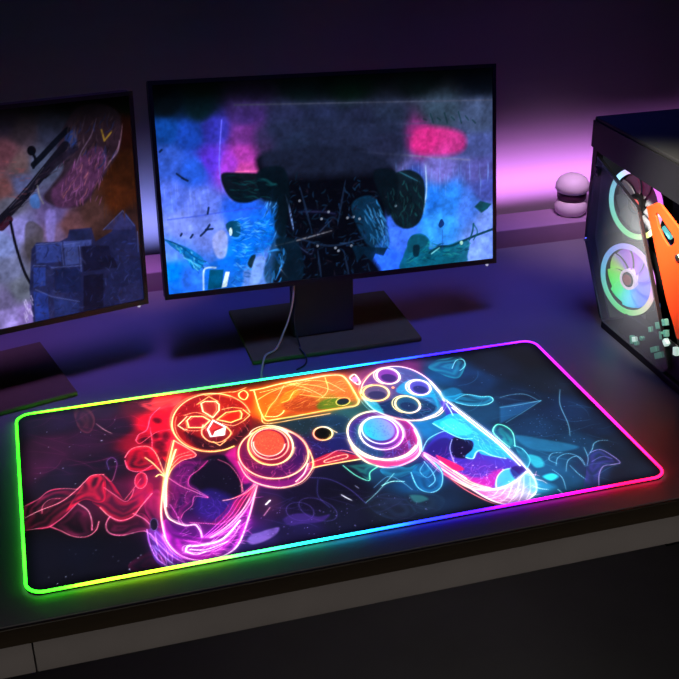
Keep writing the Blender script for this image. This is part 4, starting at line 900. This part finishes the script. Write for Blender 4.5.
def paint_left(S):
    S.background([(-300, 150, 14, 12, 16), (-200, 250, 40, 34, 50), (-100, 150, 30, 26, 30), (-100, 300, 60, 56, 80), (0, 100, 24, 22, 22), (30, 98, 16, 18, 16), (60, 95, 6, 10, 8), (100, 95, 4, 6, 4), (130, 100, 4, 8, 4),
                  (5, 120, 38, 32, 48), (25, 130, 50, 42, 52), (50, 130, 40, 42, 60), (5, 155, 80, 52, 62), (20, 165, 76, 62, 66), (40, 165, 70, 76, 100), (5, 190, 96, 66, 70), (22, 185, 80, 84, 120), (10, 205, 80, 80, 96),
                  (20, 230, 130, 126, 186), (5, 245, 120, 130, 180), (10, 270, 96, 100, 130), (20, 290, 92, 96, 112), (5, 300, 100, 94, 130), (10, 318, 140, 128, 186), (28, 318, 120, 104, 160), (35, 250, 70, 66, 80),
                  (100, 120, 18, 8, 8), (125, 130, 26, 10, 8), (128, 170, 36, 18, 10), (120, 200, 56, 28, 16), (128, 220, 40, 26, 26), (95, 215, 64, 44, 44), (70, 225, 84, 58, 64), (55, 215, 80, 70, 110), (55, 235, 96, 80, 110), (110, 240, 44, 30, 30)], 7.0)
    S.c *= (0.8 + .4 * S.noise(24, 5, 8))[..., None]
    r = np.random.default_rng(4)
    # rifleman leaning over a wall, no face in view
    S.fill([(64, 128), (78, 108), (100, 104), (118, 112), (122, 128), (120, 150), (112, 165), (96, 190), (84, 205), (66, 208), (54, 206), (44, 198), (52, 186), (64, 168), (58, 150)], (36, 26, 36), .92, edge=4, tex=.25)
    S.fill([(78, 160), (92, 148), (104, 150), (108, 165), (98, 182), (86, 200), (70, 208), (56, 206), (52, 192), (62, 180)], (78, 48, 80), .75, edge=5, tex=.5, seed=9)
    S.fill([(66, 134), (76, 132), (76, 150), (68, 152)], (36, 56, 110), .7, edge=4)
    for _ in range(26):
        x, y = r.uniform(60, 104), r.uniform(150, 200); S.stroke([(x, y), (x + r.uniform(-4, 2), y + r.uniform(5, 12))], (130, 84, 130), 1.3, 2, 0, .5, taper=True)
    for q, c in [([(97, 118), (92, 135), (82, 152), (76, 168)], (90, 74, 96)), ([(123, 124), (120, 144), (112, 160), (105, 170)], (110, 84, 100)), ([(102, 148), (106, 160), (104, 172)], (110, 80, 110)), ([(76, 116), (74, 134), (70, 150)], (50, 44, 60)), ([(86, 114), (82, 132)], (56, 46, 62)), ([(108, 164), (118, 152), (120, 140)], (120, 96, 120))]:
        S.stroke(q, c, 2, 2, 0, .7, taper=True)
    S.stroke([(102, 130), (105, 141), (112, 132)], (120, 98, 42), 2.4, 3, .05, .8, smooth=False)
    S.stroke([(0, 222), (12, 210), (30, 190), (48, 168), (66, 146)], (14, 13, 22), 13, 2, 0, .95)
    S.stroke([(2, 228), (10, 220)], (40, 14, 24), 10, 2, 0, .9); S.stroke([(44, 176), (58, 162), (76, 148)], (24, 20, 32), 10, 2, 0, .9)
    S.stroke([(34, 165), (44, 155), (56, 142), (68, 130)], (8, 10, 18), 8, 2, 0, .95); S.fill(ell(32, 151, 4.5, 5), (6, 6, 12), .95); S.stroke([(32, 152), (36, 160), (34, 168)], (8, 10, 18), 4, 2, 0, .95)
    S.stroke([(10, 208), (30, 186), (44, 168)], (90, 90, 110), 1, 2, 0, .5)
    S.fill([(30, 200), (36, 193), (40, 200), (40, 208), (33, 208)], (66, 96, 150), .9, edge=3)
    S.stroke([(38, 186), (40, 196), (44, 204)], (130, 130, 130), 2, 2, 0, .6)
    S.stroke([(11, 222), (16, 245), (24, 270), (31, 284)], (8, 8, 16), 4, 2, 0, .95)
    S.fill([(26, 226), (34, 222), (44, 232), (40, 248), (32, 262), (26, 250)], (60, 56, 62), .75, edge=3, tex=.4)
    S.fill([(46, 214), (56, 212), (54, 244), (48, 244)], (130, 120, 190), .7, edge=4)
    S.scatter([(60, 186), (76, 160), (104, 150), (108, 166), (88, 198), (66, 206)], 90, [(120, 78, 120), (60, 34, 62), (90, 56, 80), (140, 90, 100)], (4, 11), (95, 135), 1.6, .7, seed=31)
    S.scatter([(66, 130), (84, 106), (118, 112), (120, 148), (104, 168), (80, 150)], 90, [(70, 56, 66), (22, 16, 22), (50, 36, 40), (30, 40, 80)], (5, 13), (90, 125), 1.6, .7, seed=32)
    S.scatter([(0, 218), (40, 172), (76, 140), (80, 150), (50, 180), (4, 228)], 60, [(40, 38, 52), (6, 6, 10), (56, 48, 60)], (4, 10), (-50, -35), 1.6, .7, seed=33)
    # block wall
    S.fill([(32, 250), (37, 243), (60, 242), (68, 238), (70, 230), (92, 228), (96, 242), (112, 232), (124, 211), (136, 226), (140, 250), (146, 306), (100, 316), (34, 324), (30, 290)], (28, 32, 66), .93, edge=2, smooth=False, tex=.25, seed=10)
    for blk, c in [([(36, 246), (62, 244), (62, 262), (37, 264)], (50, 62, 120)), ([(64, 246), (78, 244), (80, 264), (66, 266)], (60, 70, 120)), ([(70, 232), (90, 230), (92, 240), (72, 242)], (26, 30, 56)), ([(82, 246), (112, 246), (118, 268), (84, 272)], (16, 16, 34)), ([(104, 230), (122, 212), (134, 226), (132, 230)], (46, 46, 84)), ([(54, 270), (80, 268), (82, 292), (56, 294)], (22, 28, 60)), ([(34, 268), (46, 268), (46, 286), (34, 288)], (46, 62, 130)), ([(34, 292), (48, 294), (50, 320), (36, 322)], (38, 54, 120)), ([(54, 298), (80, 304), (80, 314), (56, 318)], (36, 46, 92)), ([(84, 276), (104, 274), (104, 308), (84, 312)], (14, 14, 30)), ([(118, 290), (140, 280), (144, 300), (120, 306)], (34, 36, 70)), ([(108, 240), (136, 232), (138, 252), (112, 258)], (30, 32, 62)), ([(64, 242), (92, 240), (92, 246), (64, 248)], (64, 74, 130))]:
        S.fill(blk, c, .8, edge=2, smooth=False, tex=.2, seed=11)
    S.scatter([(34, 248), (140, 236), (145, 304), (36, 322)], 240, [(44, 54, 110), (16, 18, 40), (60, 66, 110), (24, 28, 60), (30, 26, 40)], (3, 9), w=1.8, a=.6, seed=34)
    for q in [[(36, 245), (62, 243), (64, 265)], [(64, 245), (80, 243)], [(80, 246), (82, 272)], [(104, 230), (123, 211), (135, 226)], [(52, 268), (82, 266)], [(36, 290), (52, 297), (80, 302)], [(34, 266), (46, 266)], [(138, 232), (139, 252)]]:
        S.stroke(q, (92, 104, 160), 1.2, 2, .05, .55, smooth=False)
    for _ in range(30):
        x, y = r.uniform(112, 138), r.uniform(262, 300); S.stroke([(x, y), (x + r.uniform(-3, 3), y + r.uniform(-3, 3))], (44, 50, 90), 1.4, 2, 0, .5)
    for _ in range(24):
        x, y = r.uniform(100, 134), r.uniform(150, 215); S.stroke([(x, y), (x + r.uniform(-1, 1), y + r.uniform(5, 12))], (70, 40, 22), 1.5, 2, 0, .4, taper=True)
    for _ in range(14):
        x, y = r.uniform(24, 32), r.uniform(296, 322); S.stroke([(x, y), (x + 2, y + 5)], (200, 190, 230), 1.4, 2, .05, .6)
    for _ in range(24):
        x, y = r.uniform(0, 26), r.uniform(160, 200); S.stroke([(x, y), (x + r.uniform(2, 5), y)], (120, 70, 76), 2, 3, 0, .3)
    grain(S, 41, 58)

FC = Frame((.1121, .315, .0985), .0645, .1975, -.0402, .555, .322)
build_monitor(FC, 'middle monitor with a blue battle picture on its screen, on a square dark foot', paint_center, (.094, .354), 0.0, (.277, .193), M_base, -.026, .262)
FL = Frame((-.453, .248, .107), .286, .0499, -.0406, .553, .322)
build_monitor(FL, 'left monitor showing a brown picture of a rifleman behind a block wall', paint_left, (-.468, .301), .24, (.277, .19), M_base2, .0, .262)

# ================================================================== cables
M_cab = material('grey_cable', rgb(190, 180, 120), .7, noise=.1, nscale=50)
M_cab2 = material('black_cable', rgb(40, 42, 40), .4, noise=.1, nscale=50)
def cable(pts, r, mat, label):
    P = catmull(np.array(pts), False, 10)
    return tag(MB().tube([tuple(p) for p in P], r, 8).build('cable', mat, smooth=True), label, 'cable')
def pz(u, v, z): return tuple(onz(u, v, z))
def py(u, v, y): return tuple(ony(u, v, y))
gx = onz(270, 360, .012)[0]; kx = onz(304, 355, .012)[0]
cable([py(294, 284, .322), py(293, 298, .306), py(289.5, 316, .297), py(283, 334, .289), py(276, 349, .280), (gx - .001, .266, .0116), (gx - .008, .2535, .0100), (gx - .014, .240, .0042), (gx - .019, .224, .0020), (gx - .022, .2065, .0022)], .0017, M_cab, 'thin grey cable hanging from the middle screen down over its foot to the mat')
cable([py(296, 292, .318), py(294, 315, .304), py(296, 332, .296), py(300, 346, .286), (kx, .270, .0110), (kx + .003, .2540, .0092), (kx + .003, .243, .0034), (kx - .004, .232, .0016), (kx - .018, .222, .0016)], .0014, M_cab2, 'thin black cable beside the grey one, lying across the middle foot')

# ================================================================== pale ornament on the sill
orn = empty('ornament', 'small pale domed ornament with a dark band, on the sill behind the tower', 'ornament', (*ony(569, 225, .652)[:2], .028))
oc = np.array(orn.location)
M_pale = material('pale_ceramic', (.75, .66, .70), .5, noise=.12, nscale=40)
M_band = material('dark_band', rgb(70, 30, 60), .5, noise=.2, nscale=60)
MB().lathe(oc, [(0, .0005), (.026, .0005), (.031, .008), (.0325, .018), (.029, .028), (.024, .033), (0, .033)], seg=36).build('body', M_pale, orn, smooth=True)
MB().lathe(oc + np.array([0, 0, .030]), [(0, 0), (.026, .0), (.029, .006), (.029, .014), (.026, .018), (0, .018)], seg=36).build('band', M_band, orn, smooth=True)
MB().lathe(oc + np.array([0, 0, .047]), [(0, 0), (.029, .0), (.0335, .006), (.033, .016), (.027, .027), (.016, .034), (0, .0365)], seg=36).build('dome', M_pale, orn, smooth=True)

# ================================================================== computer tower
TX = .53
tower = empty('computer_tower', 'black angular computer case with lit fans and an orange bracket inside', 'computer', (TX + .11, .12, 0))
M_case = material('black_case_metal', rgb(17, 16, 15), .5, noise=.15, nscale=70, ior=1.35)
M_top = material('case_top_metal', rgb(28, 27, 24), .55, noise=.15, nscale=80, ior=1.35)
M_plate = material('grey_fan_plate', rgb(150, 152, 155), .5, noise=.1, nscale=40)
M_inner = material('inner_plate', rgb(40, 40, 42), .6, noise=.2, nscale=40)
M_orange = material('orange_metal', rgb(250, 70, 16), .5, noise=.06, nscale=60)
TW, Y0, Y1, H = .22, -.14, .306, .33
def yz(u, v, x=TX): return tuple(onx(u, v, x))
# thick top cover with sloping lower lip
zb = .278
tc = MB().prism([(TX, Y1, H - .006), (TX, Y1, zb + .004), (TX, .277, zb), (TX, .046, .2715), (TX, Y0, .268), (TX, Y0, H - .006)], (.004, 0, 0))
tc.box((TX + TW / 2 + .001, (Y0 + Y1) / 2, .309), (TW - .004, Y1 - Y0 - .001, .030))
tc.build('top_cover', M_case, tower)
MB().box((TX + TW / 2 + .001, (Y0 + Y1) / 2, H - .003), (TW - .002, Y1 - Y0 - .002, .006), bevel=.0015).build('top_panel', M_top, tower)
MB().prism([(TX + .004, Y1, zb + .003), (TX + .004, .293, zb + .003), (TX + .004, .293, .13), (TX + .004, .225, .012), (TX + .004, .232, .012), (TX + .004, Y1, .124)], (.012, 0, 0)).build('rear_post', M_case, tower)
MB().prism([(TX + TW - .008, Y1, .124), (TX + TW - .008, .219, .012), (TX + TW - .008, Y0, .012), (TX + TW - .008, Y0, zb - .012), (TX + TW - .008, Y1, zb)], (.006, 0, 0)).build('side_plate', M_inner, tower)
fp = [tuple(onx(*q, .60)) for q in [(641, 206), (660, 300), (668, 342)]]
MB().prism([(.60, .30, .29), (.60, .235, .29)] + fp + [(.60, .10, .0125), (.60, .216, .0125), (.60, .30, .124)], (.003, 0, 0)).build('fan_plate', M_plate, tower)
MB().prism([(TX + .018, .301, .128), (TX + .018, .301, .293), (TX + TW - .01, .301, .293), (TX + TW - .01, .301, .128)], (0, .003, 0)).build('back_plate', M_plate, tower)
MB().prism([(TX + .018, .301, .128), (TX + .018, .222, .0135), (TX + TW - .01, .222, .0135), (TX + TW - .01, .301, .128)], (0, .003, 0)).build('back_plate', M_plate, tower)
MB().box((TX + TW / 2, (.219 + Y0) / 2, .006), (TW, .219 - Y0, .012), bevel=.002).build('bottom_plate', M_case, tower)
MB().box((TX + .016, Y0 + .01, .14), (.02, .02, .256), bevel=.002).build('front_post', M_case, tower)
MB().box((TX + TW - .02, Y0 + .01, .14), (.02, .02, .256), bevel=.002).build('front_post', M_case, tower)
# lower shroud
MB().prism([(TX + .07, .20, .0125), (TX + .07, .20, .052), (TX + .07, Y0 + .03, .052), (TX + .07, Y0 + .03, .0125)], (TW - .09, 0, 0)).build('lower_shroud', M_case, tower)

# tinted side glass with angled front edge
glass = bpy.data.materials.new('tinted_glass'); glass.use_nodes = True
gt = glass.node_tree; gN = gt.nodes; gL = gt.links
gp = gN['Principled BSDF']; gp.inputs['Base Color'].default_value = (*GLASS_COL, 1); gp.inputs['Roughness'].default_value = .25
gtr = gN.new('ShaderNodeBsdfTransparent'); gtr.inputs['Color'].default_value = (.86, .88, .88, 1)
gm = gN.new('ShaderNodeMixShader'); gm.inputs['Fac'].default_value = GLASS_FAC
gL.new(gtr.outputs[0], gm.inputs[1]); gL.new(gp.outputs[0], gm.inputs[2]); gL.new(gm.outputs[0], gN['Material Output'].inputs['Surface'])
gpoly = [yz(598, 157), yz(637, 208), yz(655, 300), yz(668, 368), (TX, .03, .0135), (TX, .216, .0135), (TX, .291, .118), yz(590, 200)]
gpoly = [(TX - .001, p[1], p[2]) for p in gpoly]
gpan = MB().prism(gpoly, (.003, 0, 0)).build('side_glass', glass, tower)
# black edge strip on the angled front side of the glass
es = [yz(598, 157), yz(637, 208), yz(655, 300), yz(668, 368)]
st = MB()
for a, b in zip(es, es[1:]):
    a = Vector(a); b = Vector(b); d = (b - a).normalized(); sd = Vector((0, -d.z, d.y)); wv = .0028
    st.prism([a - d * .002, b + d * .002, b + d * .002 + sd * wv, a - d * .002 + sd * wv], (.006, 0, 0))
st.build('edge_strip', M_dark, tower)
M_knob = material('black_knob', (.008, .008, .008), .35); M_steel = material('bright_steel', (.7, .7, .72), .25, metal=1.0)
kc = onx(599.5, 171, TX - .001)
MB().box(kc + np.array([-.003, 0, 0]), (.006, .0125, .0125), bevel=.002).build('glass_knob', M_knob, tower)
MB().lathe(kc + np.array([-.0075, 0, 0]), [(0, 0), (.0026, .0), (.003, .002), (.003, .0022)], (1, 0, 0), 12).build('knob_screw', M_inner, tower)
kc = onx(586.5, 239, TX - .001)
MB().lathe(kc + np.array([-.005, 0, 0]), [(0, 0), (.003, .001), (.0038, .003), (.0038, .005)], (1, 0, 0), 16).build('glass_screw', M_steel, tower)

# fans
def ring_colors(o, c, ax, ay, stops, sat=1.0):
    at = o.data.color_attributes.new('print', 'FLOAT_COLOR', 'POINT')
    off = Vector((0, 0, 0)); p = o.parent
    while p is not None: off += p.location; p = p.parent
    A = np.array([s[0] for s in stops]); C = np.array([s2l(np.array(s[1]) / 255.0) for s in stops])
    for i, v in enumerate(o.data.vertices):
        q = Vector(v.co) + off - Vector(c)
        a = (math.atan2(q.dot(Vector(ay)), q.dot(Vector(ax))) / (2 * PI)) % 1.0
        at.data[i].color = (*[float(np.interp(a, A, C[:, k], period=1.0)) for k in range(3)], 1)
def glow_mat(name, strength):
    mt = bpy.data.materials.new(name); mt.use_nodes = True
    p = mt.node_tree.nodes['Principled BSDF']; a = mt.node_tree.nodes.new('ShaderNodeAttribute'); a.attribute_name = 'print'
    p.inputs['Base Color'].default_value = (.3, .3, .3, 1); p.inputs['Roughness'].default_value = .4
    mt.node_tree.links.new(a.outputs['Color'], p.inputs['Emission Color']); p.inputs['Emission Strength'].default_value = strength
    return mt
M_ring = glow_mat('ring_light', 1.9); M_blade = glow_mat('lit_blades', FAN_STR); M_blade2 = glow_mat('dim_blades', .10)
M_hub = material('red_hub', rgb(170, 70, 70), .5, noise=.1, emit=rgb(170, 60, 60), estr=.35)
M_hubring = material('hub_light', (.9, .8, .9), .4, emit=(1, .75, 1), estr=.9)
def fan(c, r, ang, ring_stops, blade_stops, lit, label):
    # plane spanned by ax (towards the front) and vertical; facing the glass
    ax = Vector((math.cos(ang), math.sin(ang), 0)); ay = Vector((0, 0, 1)); nn = Vector((math.sin(ang), -math.cos(ang), 0))
    if nn.x > 0: nn = -nn
    c = Vector(c)
    def circ(rad, off, n=72): return [c + nn * off + (ax * math.cos(k * 2 * PI / n) + ay * math.sin(k * 2 * PI / n)) * rad for k in range(n)]
    f = MB().ringprism(circ(r * 1.03, 0), circ(r * .84, 0), -nn * .018).build('fan_frame', M_case, tower); f['label'] = label
    rg = MB().ringprism(circ(r * 1.0, .0022), circ(r * .855, .0022), -nn * .004).build('light_ring', M_ring, f)
    ring_colors(rg, c, ax, ay, ring_stops)
    nb = 9
    for k in range(nb):
        b = MB(); a0 = 2 * PI * k / nb; grid = []
        for i in range(9):
            rad = r * (.27 + .555 * i / 8); sweep = .35 * (i / 8) ** 1.3
            row = []
            for j in range(6):
                t = j / 5; aa = a0 + sweep + t * (2 * PI / nb) * 1.04
                row.append(b.bm.verts.new(c + (ax * math.cos(aa) + ay * math.sin(aa)) * rad + nn * (-.004 - .006 * t)))
            grid.append(row)
        for i in range(8):
            for j in range(5): b.bm.faces.new((grid[i][j], grid[i][j + 1], grid[i + 1][j + 1], grid[i + 1][j]))
        ob = b.build('blade', M_blade if lit else M_blade2, f, smooth=True)
        sm = ob.modifiers.new('thick', 'SOLIDIFY'); sm.thickness = .0012
        ring_colors(ob, c, ax, ay, blade_stops)
    MB().ringprism(circ(r * .285, .0015), circ(r * .22, .0015), -nn * .012).build('hub_ring', M_hubring if lit else M_case, f)
    MB().lathe(c - nn * .010, [(0, 0), (r * .215, 0), (r * .215, .0105), (r * .16, .0118), (0, .012)], nn, 40).build('hub', M_dark, f, smooth=False)
    MB().lathe(c + nn * .0022, [(0, 0), (r * .15, 0), (r * .14, .0006), (0, .0008)], nn, 40).build('hub_cap', M_hub, f)
    return f
# angle 0 = towards the viewer's right (front of case), .25 = up, .5 = left, .75 = down
RS_low = [(0, (230, 120, 225)), (.12, (220, 150, 240)), (.25, (180, 150, 250)), (.38, (130, 160, 240)), (.5, (110, 195, 230)), (.62, (110, 220, 170)), (.75, (90, 220, 110)), (.86, (190, 220, 160)), (.95, (240, 200, 190))]
BS_low = [(0, (80, 70, 225)), (.12, (130, 60, 220)), (.25, (160, 60, 200)), (.36, (130, 80, 190)), (.44, (150, 180, 90)), (.53, (90, 220, 60)), (.64, (40, 225, 120)), (.74, (40, 210, 230)), (.86, (50, 110, 240))]
RS_up = [(0, (190, 90, 220)), (.12, (200, 90, 210)), (.25, (230, 110, 180)), (.38, (140, 190, 230)), (.5, (140, 220, 235)), (.62, (130, 230, 190)), (.74, (110, 220, 130)), (.84, (200, 225, 130)), (.93, (220, 180, 110))]
BS_up = [(0, (120, 60, 120)), (.25, (220, 70, 150)), (.5, (90, 110, 130)), (.75, (80, 100, 110))]
fan(onx(628, 279.5, .553), .0585, -1.30, RS_low, BS_low, True, 'lower fan with rainbow blades and red hub')
fan(onx(636, 204, .553), .0555, -1.30, RS_up, BS_up, False, 'upper fan with a pale green and blue light ring')

# orange angular bracket with a slot
OX = .543
def oyz(u, v): return tuple(onx(u, v, OX))
ob = [(647, 207), (657, 202.5), (661, 205), (679, 228), (700, 258), (720, 345), (677, 339), (666, 300), (656, 249)]
outer = [oyz(*p) for p in [(646.5, 207), (657, 202.5), (661, 205), (680, 230), (705, 262), (716, 320), (712, 352), (677, 339), (666, 300), (655, 249)]]
inner = [oyz(*p) for p in [(655.5, 215), (656.5, 213), (659, 215), (671, 233), (674, 239), (674, 243), (671, 246), (668, 246), (663, 238), (658.5, 228)]]
MB().ringprism(outer, inner, (.004, 0, 0)).build('orange_bracket', M_orange, tower, bevel=.0008)
MB().lathe(onx(678.5, 257.5, OX) + np.array([-.0035, 0, 0]), [(0, 0), (.005, .0005), (.0062, .002), (.0062, .0035)], (1, 0, 0), 18).build('brass_screw', material('brass', (.8, .62, .3), .3, metal=1.0), tower)
# light bar seen through the slot, and a cooler block behind it
M_teal = material('teal_light', rgb(110, 210, 210), .4, emit=rgb(110, 210, 210), estr=.9)
a = onx(656, 217, .575); b = onx(671, 238, .575)
MB().tube([tuple(a), tuple(b)], .0035, 8).build('light_bar', M_teal, tower)
M_blue = material('cooler_block', rgb(40, 50, 80), .4, noise=.3, nscale=80)
MB().box(onx(668, 240, .592), (.02, .05, .035), bevel=.003).build('cooler_block', M_blue, tower)
# circuit board with small connectors; their emission stands in for light on them
BX = .537
M_board = material('circuit_board', rgb(18, 20, 24), .5, noise=.4, nscale=120)
M_chip = material('pale_teal_part', rgb(120, 190, 165), .4, noise=.2, nscale=90, emit=rgb(90, 180, 150), estr=.25)
M_chip2 = material('bright_part', rgb(235, 245, 240), .4, emit=rgb(200, 240, 225), estr=.7)
board = MB().prism([(BX, .176, .0135), (BX, .16, .05), (BX, .03, .062), (BX, -.05, .062), (BX, -.05, .0135)], (.002, 0, 0)).build('circuit_board', M_board, tower)
def chip(u, v, w, h, tilt, mat, name='connector'):
    c = onx(u, v, BX - .001); c[2] = max(c[2], .022)
    R = Matrix.Rotation(tilt, 3, 'X')
    MB().box(c + np.array([-.003, 0, 0]), (.007, w, h), R, bevel=.0008).build(name, mat, board)
for q in [(636.5, 339, .007, .008, -.4, M_chip2), (638.5, 343, .006, .006, -.4, M_chip), (633.5, 344, .006, .013, -.35, M_chip), (644, 338, .006, .005, .2, M_chip), (661, 325, .012, .010, -.5, M_chip), (667, 322, .009, .010, -.5, M_chip), (664, 335, .007, .012, -.4, M_chip), (668, 333, .006, .010, -.4, M_chip), (668, 342, .010, .008, .6, M_chip2), (656.5, 349, .016, .008, -.6, M_chip), (661, 355, .018, .009, -.6, M_chip), (678, 351, .008, .012, -.2, M_chip2), (652.5, 329, .004, .008, -.5, M_chip), (633, 353, .003, .012, -.3, M_chip)]:
    chip(*q)
# thin glowing strip added under the top cover to brighten the interior
sl_ = MB().box((TX + .012, .10, .2905), (.008, .36, .003)).build('case_fill', material('case_fill', (.8, .8, .8), .4, emit=(.9, .95, 1), estr=CASE_FILL), tower)

# ================================================================== strip lights and added fills
def area(name, loc, target, size, color, power, sizey=None, spread=180):
    d = bpy.data.lights.new(name, 'AREA'); d.energy = power; d.color = color
    d.shape = 'RECTANGLE'; d.size = size; d.size_y = sizey or size; d.spread = math.radians(spread)
    o = bpy.data.objects.new(name, d); COL.objects.link(o); o.location = loc
    o.rotation_euler = (Vector(target) - Vector(loc)).to_track_quat('-Z', 'Y').to_euler()
    return o
def spot(name, loc, target, color, power, angle, blend, rad=.05):
    d = bpy.data.lights.new(name, 'SPOT'); d.energy = power; d.color = color; d.spot_size = math.radians(angle); d.spot_blend = blend; d.shadow_soft_size = rad
    o = bpy.data.objects.new(name, d); COL.objects.link(o); o.location = loc
    o.rotation_euler = (Vector(target) - Vector(loc)).to_track_quat('-Z', 'Y').to_euler()
    return o
LIGHTS()
w = bpy.data.worlds.new('night'); scene.world = w; w.use_nodes = True
w.node_tree.nodes['Background'].inputs['Color'].default_value = (.5, .5, .5, 1)
w.node_tree.nodes['Background'].inputs['Strength'].default_value = .002
scene.view_settings.view_transform = 'Standard'; scene.view_settings.look = 'None'
scene.view_settings.exposure = 0; scene.view_settings.gamma = 1; scene.view_settings.use_curve_mapping = False
